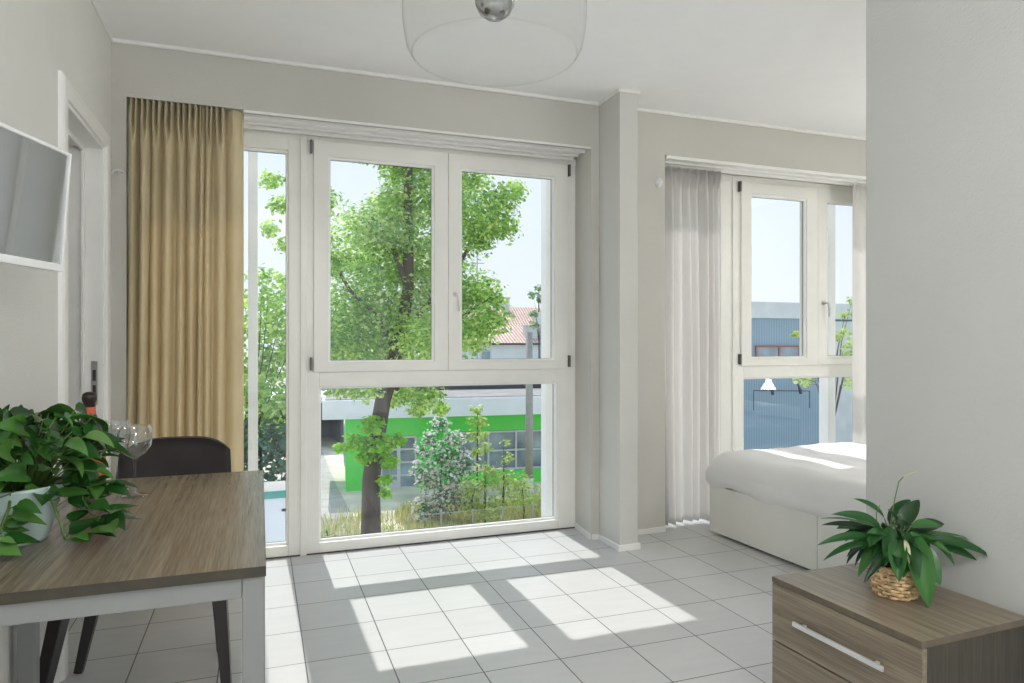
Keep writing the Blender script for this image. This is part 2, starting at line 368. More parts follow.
# curtain tracks on the soffit of both reveals
def track(name, x0, x1, label, y=3.9):
    t = empty(name, ((x0+x1)/2, y, TOP), label=label, cat='curtain rail', kind=None); h = (x1-x0)/2
    MB().box(-h, h, -.078, -.066, -.022, 0).box(-h, h, -.066, .10, -.008, 0).box(-h, h, .02, .03, -.022, 0).box(-h, h, .09, .10, -.03, 0).build('rail', 'trim', t, bevel=.002)
    MB().box(-h, -h+.012, -.075, .10, -.026, -.001).build('end_cap', 'white', t)
    return t
track('curtain_track', -.60, 1.905, 'long white curtain rail over the wide window beside the tan curtain', 3.962)
track('curtain_track', 2.452, 4.77, 'white curtain rail over the bedroom window above the pale curtain')

# ------------------------------------------------------------------ curtains
def curtain(name, x0, x1, y, ztop, zbot, nf, amp, mat, seed, label, flat=0., tr=4, spread=0., head=.12, headamp=.5, sharp=False):
    rnd = random.Random(seed); W = x1-x0; root = empty(name, ((x0+x1)/2, y, zbot), label=label, cat='curtain')
    wd = [rnd.uniform(.6, 1.4) for _ in range(nf)]; sw = sum(wd); cum = [0]
    for q in wd: cum.append(cum[-1]+q/sw)
    nu, nz = nf*14, 46; amps = [rnd.uniform(.65, 1.15) for _ in range(nf+1)]; ph = [rnd.uniform(-.25, .25) for _ in range(nf+1)]
    P = []
    for i in range(nu+1):
        u = i/nu; uf = u/(1-flat) if flat else u; row = []
        fl = uf > 1
        for j in range(nz+1):
            t = j/nz; z = ztop+(zbot-ztop)*t; dz = ztop-z
            if not fl:
                k = min(nf-1, next((q for q in range(nf) if uf <= cum[q+1]+1e-9), nf-1)); f = (uf-cum[k])/(cum[k+1]-cum[k])
                body = math.sin(PI*f)**.75 if sharp else (.5-.5*math.cos(2*PI*f))**.8
                # heading: each fold splits in narrow pinches that gather at the tape
                pin = .5-.5*math.cos(2*PI*(f*tr % 1)); g = min(1, max(0, (dz-head*.7)/(head*1.2))); g = g*g*(3-2*g)
                a = amp*amps[k]*(.9+.25*t+.12*math.sin(3*t*2+ph[k]*9))
                yy = -g*a*body-(1-g)*(amp*headamp*(.4+.6*body)*pin+amp*.3*math.exp(-((dz-head)/.02)**2))
                sh = (rnd.random()-.5)*0+ph[k]*.03*math.sin(2.2*t+k)*min(1, dz*2)
            else:
                fu = (uf-1)/(1/(1-flat)-1); yy = -amp*.5*math.sin(PI*min(1, fu*1.1))-.003*math.sin(20*fu)*(dz < head); sh = 0
            xx = x0+W*u*(1-flat if 0 else 1)-spread*t*(1-u)+sh - (x0+x1)/2
            row.append((xx, yy+.4*amp, z-zbot))
        P.append(row)
    o = MB().grid(P).build('curtain_cloth', mat, root, smooth=True, solid=.0025)
    # heading tape: narrow strip behind the gathered top
    MB().box(x0-(x0+x1)/2+.01, x1-(x0+x1)/2-.01, .4*amp+.002, .4*amp+.006, ztop-zbot-.10, ztop-zbot-.004).build('heading_tape', mat, root)
    return root
curtain('curtain', -.606, -.080, 3.835, 2.411, .015, 9, .09, 'curtain', 5, 'floor length sand coloured curtain with pinch pleats beside the left doorway', flat=.16, spread=.03, sharp=True, tr=2, headamp=.95, head=.12)
curtain('curtain', 2.448, 2.965, 3.94, 2.378, .02, 8, .07, 'sheer', 11, 'pale grey floor length curtain hanging between the pillar and the bed', spread=-.02, headamp=.9, head=.07, tr=3)
curtain('curtain', 4.085, 4.70, 3.885, 2.375, .02, 7, .035, 'sheer', 23, 'white sheer curtain edge at the right end of the bedroom window', spread=.0)
# little tieback hooks on the wall
def hook(x, z, label):
    h = MB().lathe([(0, 0), (.012, 0), (.012, .004), (.005, .007), (.005, .022), (0, .022)], n=14)
    h.v = [(a, -c, b) for a, b, c in h.v]; h.f = [tuple(reversed(q)) for q in h.f]
    h.tube([(-.026, -.020, -.012), (-.018, -.024, .002), (0, -.024, .008), (.018, -.022, .004), (.028, -.016, -.004)], .0045, 8)
    tag(h.build('tieback_hook', 'white', smooth=True, loc=(x, YW, z)), label, 'hook')
hook(-.647, 2.045, 'small white curtain hook on the wall left of the sand curtain')
m = MB().lathe([(0, 0), (.026, 0), (.026, .008), (.012, .014), (.009, .022), (0, .024)], n=18)
m.v = [(a, -c, b*1.25) for a, b, c in m.v]; m.f = [tuple(reversed(q)) for q in m.f]
tag(m.build('curtain_holdback', 'white', smooth=True, loc=(2.392, YW, 2.235)), 'round white knob on the wall beside the pale grey curtain', 'knob')

# ------------------------------------------------------------------ table
t = empty('dining_table', (-.33, 2.11, 0), label='dining table with grey-brown wood grain top and pale metal frame', cat='table')
MB().box(-.3435, .3405, -.5735, .5685, .728, .75).build('tabletop', 'table_top', t)
MB().box(-.345, .342, -.575, -.5735, .728, .7495).box(-.345, .342, .5685, .57, .728, .7495).box(.3405, .342, -.5735, .5685, .728, .7495).box(-.345, -.3435, -.5735, .5685, .728, .7495).build('edge_band', simple('dark_edge_band', (.045, .038, .024), .5, noise=.2, nscale=30), t)
MB().box(-.29, .2945, -.562, -.535, .683, .7275).box(-.29, .287, .268, .292, .683, .7275).box(.302, .328, -.515, .51, .683, .7275).box(-.333, -.307, -.515, .51, .683, .7275).build('table_frame', 'table_metal', t, bevel=.002)
for sx, sy in ((-.331, -.565), (.295, -.565), (-.331, .255), (.295, .255)):
    MB().box(sx, sx+.045, sy, sy+.05, 0, .7275).build('leg', 'table_metal', t, bevel=.003)

# chair, at the far end of the table
def rsq(w, d, r, n=5):
    out = []
    for cx, cy, a0 in ((w-r, d-r, 0), (-w+r, d-r, 90), (-w+r, -d+r, 180), (w-r, -d+r, 270)):
        for i in range(n+1): a = R(a0+90*i/n); out.append((cx+r*math.cos(a), cy+r*math.sin(a)))
    return out
ch = empty('dining_chair', (-.32, 2.76, 0), R(-5), label='dark charcoal upholstered chair with tapered black legs at the far table end', cat='chair')
def cushion(m, outline, z0, z1, r=.012):
    rings = []
    for zz, ins in ((z0, r*1.2), (z0+r*.5, r*.3), (z0+r, 0), (z1-r, 0), (z1-r*.4, r*.35), (z1, r*1.4)):
        rings.append([(x*(1-ins/.22), y*(1-ins/.22), zz) for x, y in outline])
    n = len(outline); vs = [p for q in rings for p in q]; fs = []
    for i in range(len(rings)-1):
        for j in range(n): fs.append((i*n+j, i*n+(j+1) % n, (i+1)*n+(j+1) % n, (i+1)*n+j))
    k = len(rings); fs += [tuple(range(n-1, -1, -1)), tuple((k-1)*n+j for j in range(n))]
    return m.add(vs, fs)
cushion(MB(), rsq(.262, .22, .07), .415, .475, .02).build('seat', 'chairfab', ch, smooth=True)
# curved padded backrest
P = []; Pb = []
for i in range(17):
    u = -1+2*i/16; rowf = []; rowb = []
    for j in range(13):
        v = j/12; z = .44+.405*v
        wdt = .215-.02*v
        # superellipse-like rounding of the upper corners
        zr = z if v < .6 else .44+.405*(.6+.4*((v-.6)/.4)*(1-.30*abs(u)**4))
        x = u*wdt; y = .185+.05*v-.055*u*u
        rowf.append((x, y-.018*(1-.6*abs(u)**6), zr)); rowb.append((x, y+.018*(1-.6*abs(u)**6), zr))
    P.append(rowf); Pb.append(rowb)
m = MB(); m.grid(P); k = len(m.v); m.grid([list(r_) for r_ in Pb]); m.f = m.f[:len(m.f)//2]+[tuple(reversed(q)) for q in m.f[len(m.f)//2:]]
a_, b_ = 17, 13
for i in range(16): m.f.append((i*b_+12, (i+1)*b_+12, k+(i+1)*b_+12, k+i*b_+12)); m.f.append(((i+1)*b_, i*b_, k+i*b_, k+(i+1)*b_))
for j in range(12): m.f.append((j+1, j, k+j, k+j+1)); m.f.append((16*b_+j, 16*b_+j+1, k+16*b_+j+1, k+16*b_+j))
m.m = [0]*len(m.f)
m.f = [tuple(reversed(q)) for q in m.f]
m.build('backrest', 'chairfab', ch, smooth=True)
ca, sa = math.cos(R(5)), math.sin(R(5))
for sx, sy, wx, wy in ((-.255, -.185, -.652, 2.445), (.20, -.17, -.10, 2.50), (-.235, .16, -.628, 2.935), (.15, .14, -.145, 2.955)):
    gx_, gy_ = wx+.32, wy-2.76; fx_, fy_ = gx_*ca-gy_*sa, gx_*sa+gy_*ca
    MB().tube([(sx, sy, .42), (sx+(fx_-sx)*.5, sy+(fy_-sy)*.5, .21), (fx_, fy_, .0)], [.034, .028, .020], 4).build('leg', 'chairleg', ch, bevel=.003)

# ------------------------------------------------------------------ plant leaves helper
def leaf(m, base, d, up, L, W, prof, droop=.5, fold=.25, n=8, curl=0., mi=0):
    base = Vector(base); d = Vector(d).normalized(); up = Vector(up); up = (up-d*up.dot(d)).normalized(); side = d.cross(up)
    p = base.copy(); rows = []
    for i in range(n+1):
        t = i/n; w_ = W*prof(t)*.5
        rows.append([p-side*w_*1.0+up*w_*fold, p-side*w_*.5+up*w_*fold*.45, p.copy(), p+side*w_*.5+up*w_*fold*.45, p+side*w_+up*w_*fold])
        ang = droop/n; d2 = (d*math.cos(ang)-up*math.sin(ang)).normalized(); up = (up*math.cos(ang)+d*math.sin(ang)).normalized(); d = d2
        p = p+d*(L/n)
    m.grid(rows, mi)
def heart(t):
    pts = [(0, .55), (.08, .92), (.22, 1.0), (.4, .9), (.6, .64), (.8, .33), (.92, .12), (1, .0)]
    for (a, b), (c, e) in zip(pts, pts[1:]):
        if t <= c: return b+(e-b)*(t-a)/(c-a)
    return 0
def lance(t): return max(0.02, math.sin(PI*min(1, t**.75*1.0)))**.85*(1 if t < .98 else .1)
def unit(az, el): return Vector((math.cos(az)*math.cos(el), math.sin(az)*math.cos(el), math.sin(el)))

# pothos on the table
LM = leafmat('pothos_leaf', [(.010, .045, .010), (.02, .09, .015), (.045, .16, .028), (.15, .32, .07)], .24, .2, .6)
LM2 = leafmat('peace_lily_leaf', [(.008, .030, .010), (.014, .06, .016), (.03, .12, .028), (.07, .22, .05)], .3, .15, .5)
STEM = simple('green_stem', (.10, .17, .04), .5)
pp = Vector((-.545, 1.93, .7502))
pl = empty('potted_pothos', pp, label='leafy green trailing pothos in a mint pot on the dining table', cat='plant')
MB().lathe([(0, .0), (.066, .0), (.070, .006), (.101, .125), (.104, .132), (.100, .134), (.095, .128), (.085, .095), (0, .095)], n=48).build('pot', 'mint', pl, smooth=True)
MB().lathe([(0, .112), (.04, .113), (.091, .108)], n=24).build('soil', 'soil', pl)
rnd = random.Random(4); lv = MB(); stm = MB()
for i in range(230):
    az = rnd.uniform(0, 2*PI); el = rnd.uniform(-.05, 1.35); rr = rnd.uniform(.06, .16)
    root_ = Vector((.05*math.cos(az), .05*math.sin(az), .115))
    tip = Vector((.03*math.cos(az), .03*math.sin(az), .15))+unit(az, el)*rr*(1+.25*math.cos(el))
    tip.z = min(tip.z*1.08, .305-rnd.uniform(0, .05)); tip.x -= .01
    mid = (root_+tip)/2+Vector((0, 0, .03)); stm.tube([root_, mid, tip], [.0022, .0018, .0014], 5)
    front = math.cos(az+PI/2-TH)            # 1 towards the room's near side
    d_ = unit(az+rnd.uniform(-1.0, 1.0), rnd.uniform(-.55, .35) if front < .2 or el > .5 else rnd.uniform(-.15, .4))
    nrm = unit(az, .9+rnd.uniform(-.5, .5))+Vector((rnd.uniform(-.6, .6), rnd.uniform(-.6, .6), 0))
    L = rnd.uniform(.048, .085); leaf(lv, tip, d_, nrm, L, L*rnd.uniform(.58, .75), heart, rnd.uniform(.2, 1.1), rnd.uniform(.2, .6), 10)
# vines trailing to the right across the table
VS = .83
vines = [[(.06, -.03, .12), (.11, -.06, .10), (.135, -.075, .05), (.15, -.085, .012), (.185, -.09, .014), (.22, -.08, .022), (.245, -.06, .03)],
         [(.07, .0, .12), (.12, -.01, .13), (.17, -.02, .10), (.20, -.04, .06), (.225, -.05, .04), (.245, -.03, .055)],
         [(.02, -.08, .12), (.03, -.12, .10), (.01, -.15, .04), (-.01, -.17, .015)],
         [(-.05, -.07, .12), (-.07, -.12, .09), (-.08, -.15, .03)],
         [(.05, .05, .12), (.12, .05, .14), (.18, .03, .11), (.22, .02, .10)]]
for vn in vines:
    vn = [(x*VS, y, z) for x, y, z in vn]
    stm.tube(vn, .0032, 6)
    for k in range(1, len(vn)):
        for q in range(3):
            a = Vector(vn[k-1]).lerp(Vector(vn[k]), rnd.random()); az = rnd.uniform(-1.4, 1.0)
            d_ = unit(az, rnd.uniform(-.5, .5)); L = rnd.uniform(.045, .078)
            b = a+unit(az, .5)*rnd.uniform(.012, .035); stm.tube([a, b], .0014, 5)
            if b.z < .02: b.z = .02
            dd = d_.copy()
            if b.z+dd.z*L < .01: dd.z = 0
            leaf(lv, b, dd, (rnd.uniform(-.5, .5), rnd.uniform(-.9, 0), 1), L, L*.7, heart, .3 if b.z > .05 else 0., .3)
sq = lambda x: x if x > 0 else max(x*.62, -.118)
lv.v = [(sq(x), y, max(z, .004)) for x, y, z in lv.v]; stm.v = [(sq(x), y, z) for x, y, z in stm.v]
lv.build('foliage', LM, pl, smooth=True); stm.build('stems', STEM, pl, smooth=True)

# bottle
b = empty('wine_bottle', (-.485, 2.40, .7502), label='dark sparkling wine bottle with orange collar behind the pothos', cat='bottle')
MB().lathe([(0, .004), (.03, 0), (.041, .006), (.043, .02), (.043, .165), (.040, .19), (.027, .225), (.018, .25), (.0155, .27), (.0155, .292), (0, .292)], n=40).build('bottle_glass', 'bottle', b, smooth=True)
MB().lathe([(.0162, .262), (.0165, .285), (.020, .290), (.0205, .302), (.018, .312), (.010, .317), (0, .318)], n=28).build('foil_cap', 'foil', b, smooth=True)
MB().lathe([(.0185, .246), (.0176, .256), (.0168, .272)], n=28).build('collar_band', 'red', b, smooth=True)
MB().lathe([(.0434, .06), (.0436, .062), (.0436, .125), (.0434, .127)], n=40).build('bottle_label', 'red', b, smooth=True)
# wine glasses
def wine_glass(x, y, label, s=1., rb=.049):
    g = empty('wine_glass', (x, y, .7502), label=label, cat='glass', group=None)
    z0 = .118*s; H_ = .215*s
    out = [(0, z0-.006), (.012, z0), (.030, z0+.012), (rb*.93, z0+.032), (rb, z0+.054), (rb*.97, z0+.075), (rb*.86, H_)]
    inn = [(r_-.0011 if r_ > .002 else 0, z_+.0012) for r_, z_ in out][::-1]; inn[0] = (out[-1][0]-.0011, H_)
    MB().lathe(out+inn, n=40).build('bowl', 'wineglass', g, smooth=True)
    MB().lathe([(.0, .0), (.036, .0), (.037, .0015), (.034, .003), (.012, .006), (.0045, .012), (.0035, .03), (.0034, z0-.02), (.006, z0-.008), (.0115, z0-.0005)], n=32).build('stem', 'wineglass', g, smooth=True)
    return g
wine_glass(-.357, 2.362, 'rightmost clear round wine glass, nearest the chair')
wine_glass(-.425, 2.475, 'middle clear wine glass overlapping behind the rightmost one', 1.02, .038)
wine_glass(-.49, 2.55, 'narrow clear wine glass half hidden behind the bottle', 1.0, .028)

# ------------------------------------------------------------------ drawer unit
cw = empty('drawer_unit', (1.7555, 1.531, 0), R(1.5), label='low grey-brown wooden drawer unit with bar handles against the right wall', cat='drawer unit')
HX, HY = .2, .26
MB().box(-HX-.011, HX, -HY+.0015, HY, .453, .47).build('top_panel', 'cab_h', cw)
MB().box(-HX-.0125, HX, -HY, -HY+.0015, .453, .4698).box(-HX-.0125, -HX-.011, -HY+.0015, HY, .453, .4698).build('edge_band', simple('brown_edge_band', (.13, .105, .075), .5, noise=.15, nscale=30), cw)
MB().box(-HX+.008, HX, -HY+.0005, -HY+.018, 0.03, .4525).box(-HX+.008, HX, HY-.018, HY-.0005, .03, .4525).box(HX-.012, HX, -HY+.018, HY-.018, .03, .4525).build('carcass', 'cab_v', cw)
MB().box(-HX+.02, HX-.02, -HY+.01, HY-.01, 0, .03).build('plinth', 'gasket', cw)
for z0, z1 in ((.272, .4505), (.032, .267)):
    dr = MB().box(-HX-.012, -HX+.007, -HY, HY, z0, z1).build('drawer', 'cab_h', cw, bevel=.0012)
    zc = z0+.092 if z0 > .2 else z0+.135
    MB().box(-HX-.036, -HX-.028, -.165, .150, zc-.007, zc+.007).box(-HX-.028, -HX-.012, -.140, -.130, zc-.005, zc+.005).box(-HX-.028, -HX-.012, .115, .125, zc-.005, zc+.005).build('handle', 'alu', dr, bevel=.0012)

# peace lily in a woven basket
lp = empty('potted_peace_lily', (1.768, 1.532, .4702), label='small peace lily plant in a woven wicker basket on the drawer unit', cat='plant')
bk = MB()
NR, NS = 8, 20
for k in range(NR):
    z = .006+k*.0105; r0 = .054+.014*(k/NR)**.8; pts = []
    for i in range(NS*4+1):
        a = 2*PI*i/(NS*4); rr = r0+.0042*math.cos(a*NS/2+(PI if k % 2 else 0)); pts.append((rr*math.cos(a), rr*math.sin(a), z))
    bk.tube(pts, .0054, 6, caps=False)
for i in range(NS):
    a = 2*PI*(i+.5)/NS; bk.tube([(.056*math.cos(a), .053*math.sin(a), .002), (.0715*math.cos(a), .0715*math.sin(a), .090)], .0030, 5)
for q in range(2):
    pts = [((.070)*math.cos(2*PI*i/60), .070*math.sin(2*PI*i/60), .090+.003*math.sin(2*PI*i/60*15+q*PI)) for i in range(61)]
    bk.tube(pts, .0048, 6, caps=False)
bk.build('basket', 'wicker', lp, smooth=True)
MB().lathe([(0, .003), (.047, .003), (.061, .080), (0, .083)], n=24).build('soil', 'soil', lp, smooth=True)
rv = Vector((math.cos(TH), -math.sin(TH), 0)); fw = Vector((math.sin(TH), math.cos(TH), 0))
lv = MB(); stm = MB(); rnd = random.Random(9)
def lily(r, f, z, tr_, tf, tz, W, mid=.5, h=.04):
    """leaf from point (r,f,z) to a tip; r: to the right of the pot, f: behind, z: up"""
    a = rv*r+fw*f+Vector((0, 0, z)); e = rv*tr_+fw*tf+Vector((0, 0, tz)); v = e-a; L = v.length
    root_ = Vector((a.x*.25, a.y*.25, .10)); stm.tube([root_, (root_+a)/2+Vector((0, 0, h*.6)), a], [.0026, .0022, .0016], 5)
    dr = rnd.uniform(.5, 1.0); v.normalize(); up = Vector((0, 0, 1)) if abs(v.z) < .85 else fw*-1
    upn = (up-v*up.dot(v)).normalized(); upn = (upn+Vector((rnd.uniform(-.75, .75), rnd.uniform(-.9, .1), 0))).normalized()
    d0 = (v*math.cos(dr/2)+(upn-v*upn.dot(v)).normalized()*math.sin(dr/2))
    leaf(lv, a, d0, upn, L*1.1, W*1.1, lance, dr, rnd.uniform(.15, .6), 12)
S = [(-.05, -.02, .20, -.19, -.03, .245, .036), (-.04, 0, .19, -.21, 0, .225, .032), (-.02, .02, .22, -.10, .03, .275, .03), (-.07, -.04, .16, -.235, -.07, .13, .030),
     (-.07, -.02, .17, -.24, -.05, .165, .030), (-.05, -.05, .15, -.14, -.10, .075, .022), (-.06, .02, .18, -.18, .06, .19, .03), (.02, .0, .20, .08, .02, .272, .045),
     (.0, .03, .20, .07, .05, .265, .045), (.05, -.02, .19, .13, -.02, .215, .042), (.06, .02, .17, .235, .0, .16, .034), (.06, -.02, .165, .25, -.05, .125, .038),
     (.09, -.01, .16, .215, -.03, .115, .03), (.02, -.05, .20, .03, -.11, .02, .062), (.04, -.05, .17, .07, -.10, .07, .045), (-.02, -.05, .18, -.05, -.11, .085, .045),
     (.0, -.04, .20, .0, -.12, .10, .04), (-.03, -.03, .21, -.07, -.08, .12, .045), (.0, .0, .22, -.02, .0, .25, .03), (.06, -.03, .19, .12, -.08, .12, .035),
     (-.03, .04, .18, -.12, .10, .17, .035), (.03, .05, .19, .10, .08, .20, .035), (-.04, -.04, .19, -.12, -.09, .17, .036), (.03, -.03, .21, .09, -.07, .22, .034), (.01, -.04, .17, .05, -.10, .13, .05),
     (-.02, -.03, .15, -.03, -.095, .09, .05), (.05, -.01, .15, .10, -.05, .10, .04), (.02, -.02, .21, -.01, -.04, .235, .03)]
for q in S: lily(*q)
for i in range(85):
    az = rnd.uniform(0, 2*PI); rr = rnd.uniform(.06, .14); z = rnd.uniform(.10, .21)
    lily(.03*math.cos(az), .03*math.sin(az), rnd.uniform(.13, .19), rr*math.cos(az), rr*math.sin(az), z-rnd.uniform(0, .05), rnd.uniform(.026, .04))
stm.tube([(rv*.0)+Vector((0, 0, .1)), rv*-.012+Vector((0, 0, .22)), rv*.0+Vector((0, 0, .285)), rv*.012+Vector((0, 0, .335)), rv*.025+Vector((0, 0, .348))], [.002, .0018, .0016, .0015, .0013], 6)
stm.tube([rv*-.05+Vector((0, 0, .12)), rv*-.055+Vector((0, 0, .24)), rv*-.045+Vector((0, 0, .265))], .0014, 6)
lv.build('foliage', LM2, lp, smooth=True); stm.build('stems', STEM, lp, smooth=True)
SPA = simple('old_spathe', (.55, .55, .33), .6)
leaf(fl := MB(), rv*.022+Vector((0, 0, .346)), rv+Vector((0, 0, .42)), (0, 0, 1), .05, .010, lance, 0., .6); fl.build('flower', SPA, lp, smooth=True)
leaf(fl := MB(), rv*-.02+fw*-.085+Vector((0, 0, .19)), fw*-.35+Vector((.1, 0, -1)), fw*-1, .07, .016, lance, .2, .4); fl.build('flower', SPA, lp, smooth=True)

# ------------------------------------------------------------------ television
tv = empty('television', (-.478, 2.12, 1.56), label='flat television in a white bezel, tilted on the left wall', cat='television')
tv.rotation_euler = (0, 0, R(-18.2))
tl = Matrix.Rotation(R(4.1), 4, 'Y')
def tvbox(m, x0, x1, y0, y1, z0, z1): return m.box(x0, x1, y0, y1, z0, z1, mat=tl)
W_, H2 = .51, .157
m = MB()
tvbox(m, -.03, 0, -.010, 0, -H2, H2); tvbox(m, -.03, 0, -W_, -W_+.010, -H2, H2); tvbox(m, -.03, 0, -W_+.010, -.010, H2-.009, H2); tvbox(m, -.03, 0, -W_+.010, -.010, -H2, -H2+.020)
m.build('bezel', 'white', tv, bevel=.002)
tvbox(MB(), -.012, -.004, -W_+.010, -.010, -H2+.020, H2-.009).build('screen', 'screen', tv)
tvbox(MB(), -.05, -.03, -W_+.03, -.03, -H2+.02, H2-.02).build('back_housing', 'white', tv, bevel=.006)
m = MB(); m.box(-.09, -.05, -.30, -.22, -.04, .04); m.build('wall_bracket', 'hinge', tv)

# ------------------------------------------------------------------ pendant lamp
lx, ly = .512, 1.519
lm = empty('pendant_lamp', (lx, ly, HC), label='large clear glass dome pendant hanging from the ceiling', cat='lamp')
zb = 1.883-HC
prof = [(.190, zb), (.197, zb+.008), (.204, zb+.022), (.2085, zb+.045), (.213, zb+.08), (.213, zb+.20), (.205, zb+.25), (.18, zb+.29), (.12, zb+.325), (.05, zb+.34), (.03, zb+.345)]
MB().lathe(prof, n=96).build('glass_shade', 'lampglass', lm, smooth=True)
rim = [(.190+.0022*math.cos(a), zb+.0022*math.sin(a)) for a in [2*PI*i/8 for i in range(8)]]
MB().lathe(rim, n=96, closed=True).build('shade_rim', 'lampglass', lm, smooth=True)
MB().lathe([(0, 0), (.05, 0), (.05, -.02), (.01, -.028), (0, -.028)][::-1], n=32).build('ceiling_rose', 'white', lm, smooth=False)
MB().lathe([(0, zb+.40), (.028, zb+.395), (.032, zb+.34), (.032, zb+.33), (0, zb+.33)], n=24).build('cap', 'steel', lm)
MB().lathe([(0, zb+.33), (.020, zb+.33), (.020, zb+.235), (0, zb+.235)], n=24).build('socket', 'trim', lm)
MB().tube([(0, 0, -.02), (0, 0, zb+.39)], .0025, 8).build('cord', 'white', lm)
bulb = [(0, zb+.084), (.020, zb+.088), (.036, zb+.100), (.045, zb+.118), (.0475, zb+.135)]
MB().lathe(bulb[::1], n=40).build('mirror_bulb_crown', simple('silvered_bulb', (.42, .42, .42), .16, metal=.9), lm, smooth=True)
MB().lathe([(.0475, zb+.135), (.045, zb+.157), (.033, zb+.185), (.019, zb+.215), (.016, zb+.235)], n=40).build('bulb', simple('unlit_bulb', (.5, .5, .49), .2), lm, smooth=True)

# ------------------------------------------------------------------ bed
bd = empty('bed', (2.692, 3.70, 0), PR, label='white bed with drawer base by the bedroom window', cat='bed')
# local: x to the right, y negative towards the camera
BW, BL = 2.05, 1.62
MB().box(.012, BW, -BL, 0, .02, .295).build('bed_base', 'bedbase', bd)
MB().box(0, .012, -.868, -.002, .018, .31).build('side_panel', 'bedbase', bd, bevel=.001)
MB().box(0, .012, -BL, -.872, .018, .31).build('side_panel', 'bedbase', bd, bevel=.001)
# mattress wrapped in a sheet
P = []; NX, NY = 60, 50
def tuck(s, e): # rounding toward an edge: s distance from edge
    return math.sqrt(max(0, 1-(1-min(1, s/e))**2))
X0, X1, Y0, Y1 = -.012, BW+.0, -BL-.01, .02
rows = []
def sheet(u, v):
    # superellipsoid top-surface, squashed
    x = X0+(X1-X0)*u; y = Y0+(Y1-Y0)*v
    sx = min(x-X0, X1-x); sy = min(y-Y0, Y1-y)
    hgt = tuck(sx, .11)*tuck(sy, .10)
    z = .40+.125*hgt
    z += .004*math.sin(9*x+3*y)*hgt+.003*math.sin(17*y-4*x)*hgt+.002*math.sin(31*x+11*y)
    return x, y, z
us = [0]+[.5-.5*math.cos(PI*i/NX) for i in range(1, NX)]+[1]; vs_ = [0]+[.5-.5*math.cos(PI*j/NY) for j in range(1, NY)]+[1]
top = [[sheet(u, v) for v in vs_] for u in us]
m = MB(); m.grid(top)
# skirt going down, ragged lower edge tucked over the base
ring = [top[0][j] for j in range(NY+1)]+[top[i][NY] for i in range(1, NX+1)]+[top[NX][j] for j in range(NY-1, -1, -1)]+[top[i][0] for i in range(NX-1, 0, -1)]
n = len(ring); cx, cy = (X0+X1)/2, (Y0+Y1)/2; lay = [ring]
rn = random.Random(2); ph = [rn.uniform(0, 6) for _ in range(5)]
for k, (inz, ins) in enumerate(((.36, -.004), (.335, .0), (.318, .006), (.305, .014))):
    rr = []
    for i, (x, y, z) in enumerate(ring):
        a = i/n*2*PI; wob = .006*math.sin(7*a*2+ph[0])+.005*math.sin(19*a+ph[1])+.003*math.sin(47*a+ph[2])
        dx = ins*(1 if x < cx else -1) if abs(x-cx) > (X1-X0)/2-.08 else 0
        dy = ins*(1 if y < cy else -1) if abs(y-cy) > (Y1-Y0)/2-.08 else 0
        rr.append((x+dx+(wob*.5 if dx else 0), y+dy, inz+wob*(k/3)*1.2))
    lay.append(rr)
vs = [p for q in lay for p in q]; fs = [(k*n+i, (k+1)*n+i, (k+1)*n+(i+1) % n, k*n+(i+1) % n) for k in range(len(lay)-1) for i in range(n)]
m.add(vs, fs); m.f = [tuple(reversed(q)) for q in m.f]
o = m.build('mattress', 'linen', bd, smooth=True)
# headboard wall lamp reflected in the glass
hb = MB().box(BW, BW+.05, -BL, 0, .02, .60).build('headboard', 'bedbase', bd, bevel=.004)
for k, yy in enumerate((-.45, -1.15)):
    pm = []
    p = MB()
    for i in range(13):
        row = []
        for j in range(17):
            u = i/12*2-1; v = j/16*2-1; h = max(0, (1-u**4))**.5*max(0, (1-v**4))**.5; row.append((1.80+.20*u, yy+.32*v, .56+.07*h))
        pm.append(row)
    q = [[(x, y, .56-(z-.56)*.25) for x, y, z in r_] for r_ in pm]
    p.grid([list(reversed(r_)) for r_ in pm]); p.grid(q)
    pw = empty('pillow', (2.692, 3.70, 0), PR, label=('white pillow at the head of the bed nearest the window', 'white pillow at the head of the bed away from the window')[k], cat='pillow', group='pillows on the bed')
    p.build('pillow_cover', 'linen', pw, smooth=True)

